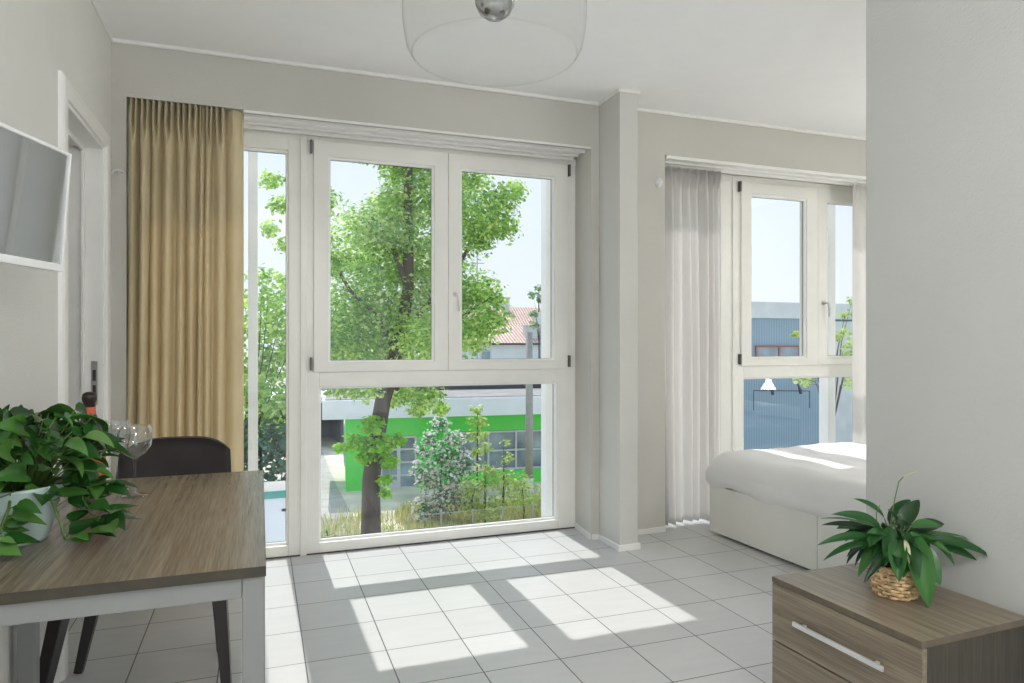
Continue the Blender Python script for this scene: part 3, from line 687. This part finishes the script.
# ================================================================== outside
GZ = -4.8
G = dict(
    lime=leafmat('linden_leaf', [(.13, .27, .09), (.27, .46, .13), (.52, .68, .22), (.88, .92, .48)], .5, .6, .3),
    bright=leafmat('sprout_leaf', [(.16, .40, .04), (.30, .60, .07), (.52, .75, .15)], .5, .4, .3),
    dark=leafmat('dark_leaf', [(.03, .09, .07), (.06, .16, .10), (.14, .27, .15)], .5, .2, .3),
    far=leafmat('distant_leaf', [(.12, .24, .13), (.22, .36, .18), (.34, .48, .24)], .6, .3, .2),
    yel=leafmat('yellow_green_leaf', [(.25, .38, .09), (.45, .58, .17), (.70, .76, .34)], .5, .35, .3),
    ole=leafmat('oleander_leaf', [(.06, .17, .09), (.13, .28, .14), (.24, .40, .20)], .5, .25, .3),
    petal=leafmat('oleander_petal', [(.75, .60, .62), (.80, .76, .74), (.82, .80, .80)], .6, .3, .2),
    grass=leafmat('dry_grass', [(.25, .35, .10), (.50, .50, .22), (.75, .66, .42)], .7, .3, .2),
    bark=simple('bark', (.085, .065, .055), .9, noise=.45, nscale=3, bump=1, bscale=14, stretch=(1, 1, .25)),
    ground=simple('dry_ground', (.64, .59, .48), .95, noise=.28, nscale=.6),
    green=simple('green_render', (.12, .74, .11), .7, noise=.03, nscale=2),
    fascia=simple('pale_fascia', (.78, .83, .88), .6, noise=.04, nscale=2),
    winf=simple('pale_window_frame', (.60, .63, .68), .5),
    dglass=simple('dark_glazing', (.26, .34, .40), .08, noise=.5, nscale=.8, spec=.8),
    tin=simple('roof_gravel', (.33, .31, .29), .95, noise=.2, nscale=2),
    render=simple('pale_render', (.72, .76, .82), .8, noise=.06, nscale=1),
    terra=simple('terracotta_tiles', (.62, .42, .34), .85, noise=.25, nscale=6, stretch=(4, .4, 1)),
    pole=simple('concrete_pole', (.36, .35, .35), .9, noise=.1),
    teal=simple('teal_coping', (.10, .36, .32), .5),
    slate=simple('dark_slate', (.06, .07, .085), .8),
    rust=simple('red_oxide_frame', (.30, .10, .07), .7),
    concrete=simple('grey_concrete_band', (.60, .65, .66), .9, noise=.08, nscale=1.5),
)
def corrugated():
    m, nt, out = newmat('blue_corrugated_sheet')
    b = nd(nt, 'ShaderNodeBsdfPrincipled', Roughness=.6)
    w_ = nd(nt, 'ShaderNodeTexWave', Scale=1.0, Distortion=.3); w_.bands_direction = 'X'
    nt.links.new(coords(nt, (2.2, 1, 1)), w_.inputs['Vector'])
    nt.links.new(ramp(nt, w_.outputs['Fac'], [(.1, (.20, .31, .40)), (.8, (.26, .385, .48))]), b.inputs['Base Color'])
    nt.links.new(b.outputs[0], out.inputs['Surface']); return m
G['corr'] = corrugated()
def rooftiles():
    m, nt, out = newmat('terracotta_rows')
    b = nd(nt, 'ShaderNodeBsdfPrincipled', Roughness=.85)
    w_ = nd(nt, 'ShaderNodeTexWave', Scale=1.0, Distortion=.6); w_.bands_direction = 'X'; nt.links.new(coords(nt, (1.1, 1, 1)), w_.inputs['Vector'])
    n_ = nd(nt, 'ShaderNodeTexNoise', Scale=3.0, Detail=5.0); nt.links.new(coords(nt), n_.inputs['Vector'])
    a_ = nd(nt, 'ShaderNodeMath', operation='MULTIPLY_ADD'); a_.inputs[1].default_value = .5; nt.links.new(w_.outputs['Fac'], a_.inputs[0])
    c_ = nd(nt, 'ShaderNodeMath', operation='MULTIPLY'); c_.inputs[1].default_value = .6; nt.links.new(n_.outputs['Fac'], c_.inputs[0]); nt.links.new(c_.outputs[0], a_.inputs[2])
    nt.links.new(ramp(nt, a_.outputs[0], [(.25, (.36, .19, .14)), (.5, (.58, .38, .30)), (.8, (.74, .60, .52))]), b.inputs['Base Color'])
    nt.links.new(b.outputs[0], out.inputs['Surface']); return m
G['terra'] = rooftiles()
M.update(G)

def leafcloud(blobs, density, size, seed, name, mat, parent, shell=.45, flat=.75):
    rg = np.random.default_rng(seed); V = []
    for x, y, z, r in blobs:
        n = max(20, int(density*r*r))
        d = rg.normal(size=(n, 3)); d /= np.linalg.norm(d, axis=1)[:, None]
        rad = r*(shell+(1.15-shell)*rg.random(n)**.7)*(1+.22*np.sin(5*d[:, 0]+4*d[:, 1]*2+x)*np.cos(6*d[:, 2]+z))
        P = np.array([x, y, z])+d*rad[:, None]*np.array([1, 1, flat])
        u = rg.normal(size=(n, 3)); u /= np.linalg.norm(u, axis=1)[:, None]; u[:, 2] *= .7
        nr = d*.5+np.array([0, 0, .7])+rg.normal(size=(n, 3))*.45
        w_ = np.cross(nr, u); w_ /= np.linalg.norm(w_, axis=1)[:, None]; u = np.cross(w_, nr); u /= np.linalg.norm(u, axis=1)[:, None]
        s = size*(.6+.8*rg.random(n))[:, None]
        V.append(np.stack([P-u*s*.55, P+w_*s*.42, P+u*s*.6, P-w_*s*.42], axis=1))
    V = np.concatenate(V); n = len(V)
    me = bpy.data.meshes.new(name); me.vertices.add(n*4); me.vertices.foreach_set('co', V.reshape(-1).astype(np.float32))
    me.loops.add(n*4); me.loops.foreach_set('vertex_index', np.arange(n*4, dtype=np.int32)); me.polygons.add(n)
    me.polygons.foreach_set('loop_start', np.arange(0, n*4, 4, dtype=np.int32)); me.polygons.foreach_set('loop_total', np.full(n, 4, dtype=np.int32))
    me.update(); me.validate(); me.materials.append(M[mat]); o = bpy.data.objects.new(name, me); C.objects.link(o)
    if parent is not None: o.parent = parent
    return o
def rel(blobs, o): return [(x-o[0], y-o[1], z-o[2], r) for x, y, z, r in blobs]
def relp(pts, o): return [(x-o[0], y-o[1], z-o[2]) for x, y, z in pts]

struct(MB().box(-60, 120, 5.0, 160, GZ-.3, GZ).build('ground', 'ground'))
tag(MB().prism([(1.6, 20.5), (3.0, 20.5), (3.0, 30), (3.2, 39.6), (2.0, 39.6), (.5, 30)], GZ, GZ+.02).build('driveway', 'asphalt'), 'pale concrete driveway running past the left side of the green building', 'driveway')

MAIN = [(1.28,16.82,4.55,.52),(1.44,17.61,3.85,.4),(2.5,17.16,4.09,.74),(3.15,17.77,4.74,.57),(4.08,17.83,5.07,1.1),(4.87,16.37,4.35,.74),(5.61,16.23,4.74,.5),(6.83,18.38,5.53,.34),(5.83,16.87,4.23,.52),(5.22,16.81,3.81,.46),(2.92,18.79,3.37,1.14),(1.73,17.42,3.17,.49),(4.34,18.37,3.38,1.14),(3.21,17.44,3.92,.76),(5.54,17.86,2.61,.65),(5.41,16.59,1.81,.56),(5.32,17.85,1.4,.65),(4.92,18.46,2.36,.83),(5.98,17.56,2.34,.27),(2.18,18.13,2.03,1.03),(3.44,17.95,2.04,1.18),(3.87,16.37,1.26,.87),(2.69,18.17,1.13,.94),(1.76,17.74,1.13,.65),(1.8,16.98,.17,.38),(2.3,16.28,.14,.42),(3.4,18.45,-.13,.54),(3.98,17.43,-.15,.46),(3.94,18.07,-.6,.27),(4.64,18.48,-.61,.27),(3.72,18.06,6.55,1.06),(4.82,18.59,7.36,1.39),(5.68,17.23,6.51,.79),(3.5,18.28,5.92,.59),(1.73,17.36,5.91,.22),(2.5,18.63,6.1,.21),(.28,18.49,5.31,.3),(.42,16.45,4.31,.27),(.21,16.55,3.79,.25),(.54,16.76,3.45,.23),(5.57,18.71,5.78,.56)]
to = (2.65, 17.5, GZ)
tr = empty('linden_tree', to, label='tall leafy tree with bright green crown right outside the wide window', cat='tree')
leafcloud(rel(MAIN, to), 2700, .095, 1, 'crown', 'lime', tr, shell=.3)
leafcloud(rel([(2.58,17.1,-.83,.29),(2.19,17.22,-1.25,.29),(1.82,17.15,-1.36,.15),(2.75,17.24,-1.35,.4),(3.25,17.25,-1.25,.2),(3.01,17.03,-1.75,.22),(2.89,17.01,-2.19,.17),(2.92,17.2,-2.55,.18),(2.42,17.1,-1.63,.2)], to), 3000, .115, 2, 'trunk_shoots', 'bright', tr, shell=.2)
m = MB().tube(relp([(2.62,17.5,GZ),(2.62,17.5,-3.8),(2.62,17.5,-2.79),(2.62,17.5,-2.27),(2.75,17.5,-1.27),(2.92,17.5,-.27),(3.14,17.5,.49),(3.40,17.5,1.51),(3.56,17.5,2.54),(3.57,17.5,3.82),(3.55,17.5,4.85),(3.6,17.5,6.1),(3.64,17.5,7.2)], to), [.36,.26,.235,.225,.215,.20,.19,.17,.15,.13,.11,.09,.07], 14)
for p_, r_ in (([(3.43,17.5,.49),(2.85,17.5,1.76),(2.1,17.5,2.5),(1.38,17.5,3.71),(.45,17.4,4.6)], [.13,.1,.07,.05,.02]), ([(3.51,17.5,1.51),(4.4,17.5,2.56),(5.35,17.5,3.91),(6.5,17.9,5.2)], [.13,.1,.08,.03]),
               ([(3.56,17.5,2.54),(3.1,17.5,3.79),(2.4,17.5,4.3)], [.13,.1,.05]), ([(3.48,17.5,1.13),(4.67,17.5,1.65),(5.8,17.5,2.4)], [.1,.08,.03]), ([(3.3,17.5,0),(2.6,17,.5),(1.9,17,.3)], [.09,.06,.03])):
    m.tube(relp(p_, to), [q*.65 for q in r_], 8)
m.build('trunk', 'bark', tr, smooth=True)
def tree(name, base, blobs, dens, size, mat, seed, label, cat='tree', tr_r=.14, shell=.3, top=None, group=None, branches=True):
    t_ = empty(name, base, label=label, cat=cat, group=group); b_ = rel(blobs, base)
    leafcloud(b_, dens, size, seed, 'crown' if cat == 'tree' else 'foliage', mat, t_, shell=shell)
    cx_ = sum(q[0] for q in b_)/len(b_); cy_ = sum(q[1] for q in b_)/len(b_); cz = max(q[2] for q in b_); cl = min(q[2] for q in b_)
    m_ = MB().tube([(0, 0, 0), (cx_*.3, cy_*.3, cl*.6), (cx_, cy_, (cl+cz)/2), (cx_, cy_, cz)], [tr_r, tr_r*.7, tr_r*.4, tr_r*.15], 8)
    if branches:
        for q in b_: m_.tube([(cx_*.5, cy_*.5, min(q[2], cl)*.8), ((q[0]+cx_)/2, (q[1]+cy_)/2, (q[2]+cl)/2), (q[0], q[1], q[2])], [tr_r*.2, tr_r*.13, tr_r*.05], 5)
    m_.build('trunk' if cat == 'tree' else 'stem', 'bark', t_, smooth=True); return t_
tree('leafy_tree', (-.6, 14.3, GZ), [(.14,13.48,1.98,.41),(-.09,14.09,1.44,.46),(.35,13.74,1.63,.45),(.04,14.21,.77,.5),(.46,14.25,1.05,.39),(.2,13.13,.26,.47),(-.17,13.03,.36,.35),(.44,14.67,2.46,.24),(.04,13.52,2.44,.22),(.7,13.47,1.44,.37),(-.29,14.99,2.06,.24),(-1.2,14.2,1.4,.8),(-.9,14.,2.4,.6),(-.8,14,.3,.7),(.1,14.2,-.3,.5)], 1700, .10, 'lime', 11, 'bright leafy tree seen through the narrow pane beside the tan curtain', tr_r=.09)
tree('dense_shrub', (.2, 13.1, GZ), [(-.16,12.63,-.47,.38),(.25,13.06,-.45,.47),(.41,12.82,-.78,.39),(.03,13.15,-.87,.39),(.65,13.18,-.76,.37),(-.5,13,-.6,.5),(-.3,13,-1.3,.6),(.4,13,-1.5,.6),(-.9,13.2,-.8,.6),(.2,13.2,-2.6,.9),(.1,13.1,-3.8,.9)], 900, .11, 'dark', 12, 'dark green shrub low in the narrow pane beside the tan curtain', 'shrub')
for i, (b_, lab) in enumerate((((4.4, 48.5, 1.4, 2.6), 'distant tree behind the green building, left of the linden trunk'), ((10.8, 45, .8, 2.6), 'distant tree behind the green building, right of the linden trunk'), ((-8.4, 45, .8, 3.2), 'distant tree at the far left beyond the driveway'))):
    x, y, z, r = b_
    tree('background_tree', (x, y, GZ), [(x, y, z, r*.7), (x-r*.5, y, z-r*.5, r*.6), (x+r*.5, y, z-r*.4, r*.6), (x, y-.3, z-r, r*.8), (x-r*.6, y-.5, z-r*1.5, r*.7), (x+r*.5, y, z-r*1.5, r*.6)], 60, .34, 'dark' if i == 0 else 'far', 20+i, lab, tr_r=.25, branches=False)
tree('distant_tree', (18.7, 45.5, GZ), [(18.0,45,4.5,.38),(18.8,45.6,4.3,.44),(18.15,45.2,3.2,.38),(19.05,45.7,2.9,.37),(18.7,45.5,5.0,.34),(19.3,45.5,3.6,.36),(18.2,45.3,2.4,.35)], 330, .22, 'far', 31, 'sparse thin tree at the right edge of the wide window above the roofs', tr_r=.09)

# green building, 6 degrees askew; local x along its front, local y away from us
gb = empty('green_building', (3.24, 28.3, GZ), R(-5.9), label='low bright green building with white fascia and large windows', cat='building')
BH = 3.0
m = MB(); GLn = 12.6; ops = [(1.35, 2.85), (4.6, 12.1)]
m.box(0, GLn, .25, 4, 0, BH-.02)
xs = [0]+[v for q in ops for v in q]+[GLn]
for a, b_ in zip(xs[::2], xs[1::2]): m.box(a, b_, 0, .25, 0, BH)
m.box(1.35, 2.85, 0, .25, 2.15, BH); m.box(4.6, 12.1, 0, .25, 2.25, BH).box(4.6, 12.1, 0, .25, 0, .55)
m.build('wall', 'green', gb)
MB().box(-.9, GLn+.1, -1.0, 4.3, BH, BH+.74).build('fascia', 'fascia', gb, bevel=.02)
MB().box(-.8, GLn, -.9, 4.2, BH+.74, BH+.78).box(1, GLn-1, 3.5, 4.15, BH+.78, BH+1.2).build('roof', 'tin', gb)
MB().box(3.2, GLn-.5, 3.3, 3.45, BH+.78, BH+1.12).build('roof_vent_strip', 'slate', gb)
def glazed(name, x0, x1, z0, z1, nx, nz, kick=0, solid_bottom=0):
    f = MB(); t_ = .07; f.box(x0, x1, .02, .12, z0, z0+t_).box(x0, x1, .02, .12, z1-t_, z1)
    for i in range(nx+1): x = x0+(x1-x0-t_)*i/nx; f.box(x, x+t_, .02, .12, z0+t_, z1-t_)
    for k in range(1, nz): z = z0+(z1-z0)*k/nz; f.box(x0+t_, x1-t_, .03, .11, z-t_/2, z+t_/2)
    if kick: f.box(x0+t_, x1-t_, .04, .1, z0+t_, z0+kick)
    o_ = f.build(name, 'winf', gb); MB().box(x0+.02, x1-.02, .13, .16, z0+.02, z1-.02).build('pane', 'dglass', o_); return o_
glazed('door', 1.37, 2.1, .0, 2.13, 1, 4, .35); glazed('door', 2.1, 2.83, 0, 2.13, 1, 4, 0)
glazed('window', 4.62, 8.3, .57, 2.23, 3, 2); glazed('window', 8.34, 12.08, .57, 2.23, 3, 2)
for y0_ in (.7, 2.4):
    f = MB().box(-.06, -.002, y0_, y0_+1.2, .9, 2.3).build('side_window', 'winf', gb); MB().box(-.08, -.061, y0_+.1, y0_+1.1, 1.0, 2.2).build('pane', 'dglass', f)

# carport on the far left of the driveway
cpx = empty('garage', (.1, 40, GZ), label='dark open garage at the end of the driveway', cat='garage')
MB().box(0, .15, 0, 5, 0, 2.6).box(4.2, 4.35, 0, 5, 0, 2.6).box(.15, 4.2, 4.85, 5, 0, 2.6).build('wall', 'slate', cpx)
MB().box(-.3, 4.6, -.3, 5.2, 2.6, 2.95).build('roof', 'render', cpx)

# utility pole
pb = empty('utility_pole', (8.9, 22.6, GZ), label='tall grey concrete pole standing in front of the green building', cat='pole')
MB().lathe([(0, 0), (.15, 0), (.13, 3.4), (.12, 6.35), (0, 6.36)], n=20).build('shaft', 'pole', pb, smooth=True)
MB().lathe([(.157, 0), (.139, 1.55)], n=20).build('reflection_sleeve', 'fascia', pb, smooth=True)  # paler sleeve imitating a window reflection over the lower shaft

# shrubs, each its own plant
def shrub(name, base, blobs, dens, size, mat, seed, label, petals=None, group=None):
    if mat == 'yel': blobs = [(x, y, z, r*1.3) for x, y, z, r in blobs]
    s_ = tree(name, base, blobs, dens, size, mat, seed, label, 'shrub', .04, .15, group=group)
    if petals: leafcloud(rel([(x, y, z+.06, r*1.05) for x, y, z, r in blobs], base), petals, .10, seed+50, 'blossom', 'petal', s_, shell=.7)
    return s_
shrub('oleander_shrub', (5.4, 22, GZ), [(5.16,21.84,-1.96,.29),(5.8,22.03,-2.51,.53),(5.01,21.92,-2.94,.45),(6.05,22.06,-2.04,.33),(5.55,22.08,-1.52,.3),(6.3,21.74,-2.82,.39),(5.79,21.71,-3.21,.52),(5.24,22.2,-3.33,.39),(5.6,21.8,-3.9,.6),(5.1,21.9,-4.2,.5),(6.3,21.8,-3.8,.5),(5.0,22,-2.3,.3)], 700, .12, 'ole', 41, 'large oleander shrub covered in whitish pink blossom', petals=750)
for i, (base, bl, lab) in enumerate((
    ((6.75, 21, GZ), [(6.77,20.84,-2.86,.25),(6.79,21.03,-2.2,.2),(6.73,20.92,-1.75,.13),(6.6,21,-3.3,.35),(6.8,21,-4.2,.4)], 'tall narrow yellow-green sapling nearest the oleander'),
    ((7.35, 21, GZ), [(7.28,21.08,-3.19,.36),(7.44,20.74,-2.5,.2),(7.36,20.71,-2.0,.13),(7.3,21,-3.9,.4)], 'pointed yellow-green sapling midway between the oleander and the pole'),
    ((8.1, 21, GZ), [(7.95,21.2,-3.45,.42),(8.2,21,-3.9,.45)], 'rounded yellow-green bush just left of the grey pole'),
    ((6.3, 20.9, GZ), [(6.27,21.06,-3.5,.38),(6.51,21.3,-4.0,.39)], 'low rounded yellow-green bush in front of the oleander'),
    ((9.5, 22.3, GZ), [(9.5,22.2,-2.9,.16),(9.6,22.3,-3.4,.25),(9.5,22.3,-4.0,.35),(9.4,22.3,-2.4,.12)], 'thin yellow-green bush right of the grey pole'))):
    shrub('garden_shrub', base, bl, 900, .10, 'yel', 60+i, lab)
shrub('slender_sapling', (6.95, 22.5, GZ), [(6.95,22.5,-1.1,.2),(7.0,22.5,-1.5,.28),(6.95,22.5,-2.0,.27),(6.95,22.5,-2.5,.2)], 700, .13, 'yel', 71, 'slender pale sapling rising before the green band of the building')

# grass and weeds
rg = np.random.default_rng(5); n = 26000
gx = 1.5+rg.random(n)*11; gy = 17.5+rg.random(n)**.8*6.5; keep = (gx > 4.4) | (rg.random(n) < .22); gx, gy = gx[keep], gy[keep]; n = len(gx)
patch = .5+.5*np.sin(gx*1.3+gy*.7)*np.cos(gx*.6-gy*1.1); h_ = (.12+.35*rg.random(n))*(.5+patch)
an = rg.random(n)*6.28; dx, dy = np.cos(an)*.018, np.sin(an)*.018; lx_, ly_ = rg.normal(size=n)*.08, rg.normal(size=n)*.08
z0 = np.full(n, GZ)
V = np.stack([np.stack([gx-dx, gy-dy, z0], 1), np.stack([gx+dx, gy+dy, z0], 1), np.stack([gx+lx_+dx*.3, gy+ly_+dy*.3, z0+h_], 1), np.stack([gx+lx_-dx*.3, gy+ly_-dy*.3, z0+h_], 1)], 1)
mb = MB(); mb.v = [tuple(p) for p in V.reshape(-1, 3).tolist()]; mb.f = [(4*i, 4*i+1, 4*i+2, 4*i+3) for i in range(n)]; mb.m = [0]*n
tag(mb.build('meadow_grass', 'grass'), 'dry yellow-green grass and weeds on the ground below the window', 'grass', kind='stuff')
# wire fence in front of the weeds
fe = empty('wire_fence', (7.2, 19.6, GZ), label='low wire fence with thin posts across the weedy ground', cat='fence')
for i in range(8):
    MB().box(-3.2+i*.95, -3.16+i*.95, 0, .04, 0, 1.05).build('post', 'pole', fe)
MB().tube([(-3.2, .02, 1.0), (3.5, .02, 1.0)], .008, 5).tube([(-3.2, .02, .6), (3.5, .02, .6)], .008, 5).tube([(-3.2, .02, .2), (3.5, .02, .2)], .008, 5).build('wire', 'pole', fe)
# slim black bicycle stand left of the trunk
bs = MB().tube([(0, 0, 0), (.3, 0, .75), (.34, 0, 1.15), (.42, 0, 1.2)], .03, 6).tube([(.36, 0, 1.15), (.5, .1, 0)], .02, 6).tube([(.38, 0, 1.1), (.62, 0, 1.1), (.70, 0, .5), (.70, 0, 0)], .02, 6)
tag(bs.build('bent_pipe_stand', 'slate', smooth=True, loc=(1.35, 17.6, GZ)), 'thin black bent pipe stand left of the tree trunk', 'stand')

# neighbouring flat-topped wall below the narrow pane
nb = empty('garden_wall', (-.9, 9.25, GZ), label='pale building corner with teal coping low in the narrow pane', cat='wall')
MB().box(-2.2, 1.33, -.30, .35, 0, 4.13).build('wall_body', 'fascia', nb)
MB().box(-2.22, 1.35, -.33, -.30, 4.10, 4.19).build('coping', 'teal', nb)
MB().box(-2.2, 1.33, -.30, .35, 4.13, 4.18).build('cap', 'asphalt', nb)
MB().box(1.15, 1.28, -.312, -.301, 3.93, 3.96).build('slot', 'slate', nb)

# houses with tiled roofs, far behind
def house(base, rz, w_, d_, hw, hr, label, chimneys=(), wins=()):
    h = empty('tiled_house', base, rz, label=label, cat='house')
    MB().box(0, w_, 0, d_, 0, hw).build('wall', 'render', h)
    e_ = .5; m_ = MB()
    vs = [(-e_, -e_, hw), (w_+e_, -e_, hw), (w_+e_, d_+e_, hw), (-e_, d_+e_, hw), (d_*.4, d_/2, hw+hr), (w_-d_*.4, d_/2, hw+hr)]
    vs += [(x, y, z-.18) for x, y, z in vs[:4]]
    m_.add(vs, [(0, 1, 5, 4), (1, 2, 5), (2, 3, 4, 5), (3, 0, 4), (0, 6, 7, 1), (1, 7, 8, 2), (2, 8, 9, 3), (3, 9, 6, 0), (9, 8, 7, 6)])
    m_.build('roof', 'terra', h)
    MB().tube([(-e_, -e_-.06, hw-.08), (w_+e_, -e_-.06, hw-.08)], .08, 8).build('gutter', 'slate', h)
    for x, y, z, s_ in chimneys:
        c_ = MB().box(x-s_, x+s_, y-s_, y+s_, hw+.3, z).box(x-s_*1.3, x+s_*1.3, y-s_*1.3, y+s_*1.3, z, z+.12).build('chimney', 'concrete', h)
    for x, z, a, b_ in wins:
        f_ = MB().box(x, x+a, -.04, -.001, z, z+b_).build('window', 'winf', h); MB().box(x+.1, x+a-.1, -.06, -.041, z+.1, z+b_-.1).build('pane', 'dglass', f_)
    return h
house((14.2, 55, GZ), R(-6), 13.5, 9, 5.9, 1.6, 'pale house with low terracotta roof behind the green building', [(7.6, 1.2, 7.3, .5)], [(9.0, 4.1, .9, 1.2), (3.0, 4.1, .9, 1.2)])
house((18.0, 66, GZ), R(-6), 14.0, 9, 7.2, 2.5, 'taller far house with terracotta hip roof rising behind the pale house', [(6.2, 4.0, 10.6, .35), (9.0, 1.5, 8.9, .4)], [(4.3, 5.6, .9, .9)])
an = empty('roof_antenna', (15.3, 49.5, GZ), label='thin television antenna mast against the sky right of the tree', cat='antenna')
MB().tube([(0, 0, 0), (0, 0, 12.9)], .035, 6).build('mast', 'pole', an)
MB().tube([(-.55, 0, 11.9), (.55, 0, 11.9)], .03, 6).tube([(0, -.4, 12.4), (0, .4, 12.4)], .025, 6).build('crossbar', 'pole', an)
house((4.5, 62, GZ), R(4), 8.0, 8, 4.6, 1.4, 'far house behind the tree trunk with terracotta roof')

# big corrugated building across from the bedroom window
cb = empty('corrugated_building', (16.5, 26, GZ), label='blue corrugated industrial building seen through the bedroom window', cat='building')
MB().box(0, 8.7, 0, 14, 0, 7.1).box(8.7, 30, .3, 14, 0, 7.1).build('wall', 'corr', cb)
MB().box(-.1, 30, -.12, 14.1, 7.1, 7.85).build('parapet', 'concrete', cb)
f = MB()
for z0, z1 in ((5.75, 5.83), (4.75, 4.83)): f.box(4.9, 8.6, -.08, -.001, z0, z1)
for x in (4.9, 6.2, 7.4, 8.52): f.box(x, x+.08, -.08, -.001, 4.83, 5.75)
f = f.build('ribbon_window', 'rust', cb); MB().box(4.95, 8.55, -.03, -.0015, 4.8, 5.78).build('pane', 'dglass', f)
MB().box(8.75, 14, .1, .29, 0, 7.0).build('side_bay', 'concrete', cb)
# railing of the outside stair on its wall
rl = MB().tube([(0, 0, 0), (3.2, -.0, -.1)], .022, 6).tube([(0, 0, 0), (0, 0, -.9)], .022, 6).tube([(3.2, 0, -.1), (3.2, 0, -.9)], .022, 6)
for x in (.9, 2.5): rl.tube([(x, 0, .25), (x+.05, -.12, -.05), (x+.1, -.08, -.2)], [.03, .08, .07], 7)
tag(rl.build('wall_rail', 'slate', smooth=True, loc=(21.0, 25.6, -1.0)), 'dark rail with two brackets on the blue building wall', 'rail')
tree('street_tree', (12.0, 12, GZ), [(12.05,11.84,1.36,.2),(12.38,12.03,1.82,.16),(12.36,11.92,1.03,.22),(12.62,12.06,2.16,.11),(10.9,11.9,1.36,.09),(10.79,11.74,1.4,.09),(10.81,11.71,.44,.13),(11.5,12.2,.4,.15),(12.35,11.86,.25,.18),(11.07,11.84,.3,.09),(12.8,12,1.2,.3),(12.7,12,.6,.3)], 1300, .09, 'yel', 81, 'light green tree branches at the right of the bedroom window', tr_r=.07)

# bedside lamp on the bedroom's side wall, seen as a reflection in the window
bl = empty('bedside_wall_lamp', (XR, 2.83, .84), label='small white cone wall lamp above the head of the bed', cat='lamp')
MB().lathe([(0, 0), (.04, 0), (.04, .02), (0, .02)], n=20).build('wall_plate', 'white', bl).rotation_euler = (0, R(-90), 0)
MB().tube([(-.02, 0, 0), (-.25, 0, .04), (-.40, 0, .02)], .008, 8).build('arm', 'white', bl)
def lampmat():
    m, nt, out = newmat('lit_lamp_shade'); e = nd(nt, 'ShaderNodeEmission', Color=(1, .97, .9, 1), Strength=11.0); nt.links.new(e.outputs[0], out.inputs['Surface']); return m
MB().lathe([(0, .03), (.025, .03), (.03, -.01), (.075, -.09), (.072, -.09), (.026, -.012), (0, -.01)], (-.42, 0, 0), n=32).build('lamp_shade', lampmat(), bl, smooth=True)

# added fill lights as globes: behind the camera, over the bed, in the hallway
def fill_globe(x, y, z, r, st, label):
    c_ = empty('fill_light_globe', (x, y, HC), label=label, cat='lamp')
    MB().lathe([(0, 0), (.05, 0), (.05, -.02), (0, -.022)][::-1], n=32).build('ceiling_rose', 'white', c_)
    MB().tube([(0, 0, -.02), (0, 0, z+r-HC+.03)], .004, 8).build('cord', 'white', c_)
    MB().lathe([(0, z+r-HC+.03), (.03, z+r-HC+.03), (.035, z+r-HC-.008), (0, z+r-HC-.008)][::-1], n=24).build('cap', 'steel', c_)
    m_, nt_, o_ = newmat('fill_globe_glow'); e_ = nd(nt_, 'ShaderNodeEmission', Color=(1, .985, .955, 1), Strength=st); nt_.links.new(e_.outputs[0], o_.inputs['Surface'])
    MB().lathe([(r*math.sin(PI*i/20), z-HC-r*math.cos(PI*i/20)) for i in range(21)], n=40).build('globe', m_, c_, smooth=True)
fill_globe(.60, -.35, 2.05, .15, GL[0], 'added fill light globe behind the camera, nearest to it')
fill_globe(.71, -1.9, 1.8, .15, GL[1], 'added fill light globe behind the camera by the rear opening')
fill_globe(4.3, 1.9, 1.9, .14, GL[2], 'added fill light globe hanging over the bed')
fill_globe(-1.5, 2.7, 2.3, .08, 10, 'small added fill light globe in the hallway')

# ------------------------------------------------------------------ light
sun = bpy.data.lights.new('sun', 'SUN'); sun.energy = SUN if 'SUN' in globals() else 3.6; sun.angle = R(.55); sun.color = (1, .975, .935)
so = bpy.data.objects.new('sun', sun); C.objects.link(so)
so.rotation_euler = Vector((.013, -1/1.43, -1)).to_track_quat('-Z', 'Y').to_euler()
wd_ = bpy.data.worlds.new('world'); bpy.context.scene.world = wd_; wd_.use_nodes = True; nt = wd_.node_tree; nt.nodes.clear()
out = nt.nodes.new('ShaderNodeOutputWorld'); bg = nt.nodes.new('ShaderNodeBackground')
tc = nt.nodes.new('ShaderNodeTexCoord'); sp = nt.nodes.new('ShaderNodeSeparateXYZ'); nt.links.new(tc.outputs['Generated'], sp.inputs[0])
cr = ramp(nt, sp.outputs['Z'], [(0, (.65, .70, .75)), (.12, (.625, .69, .755)), (.35, (.575, .665, .755)), (1, (.42, .57, .80))])
nt.links.new(cr, bg.inputs['Color']); bg.inputs['Strength'].default_value = SKY; nt.links.new(bg.outputs[0], out.inputs['Surface'])
sc = bpy.context.scene
sc.view_settings.view_transform = 'Standard'; sc.view_settings.look = 'None'; sc.view_settings.exposure = EXPO; sc.view_settings.gamma = 1; sc.view_settings.use_curve_mapping = False
sc.cycles.max_bounces = 10; sc.cycles.diffuse_bounces = 6; sc.cycles.transparent_max_bounces = 24; sc.cycles.transmission_bounces = 8; sc.cycles.glossy_bounces = 4
sc.cycles.use_denoising = True; sc.cycles.caustics_reflective = False; sc.cycles.caustics_refractive = False
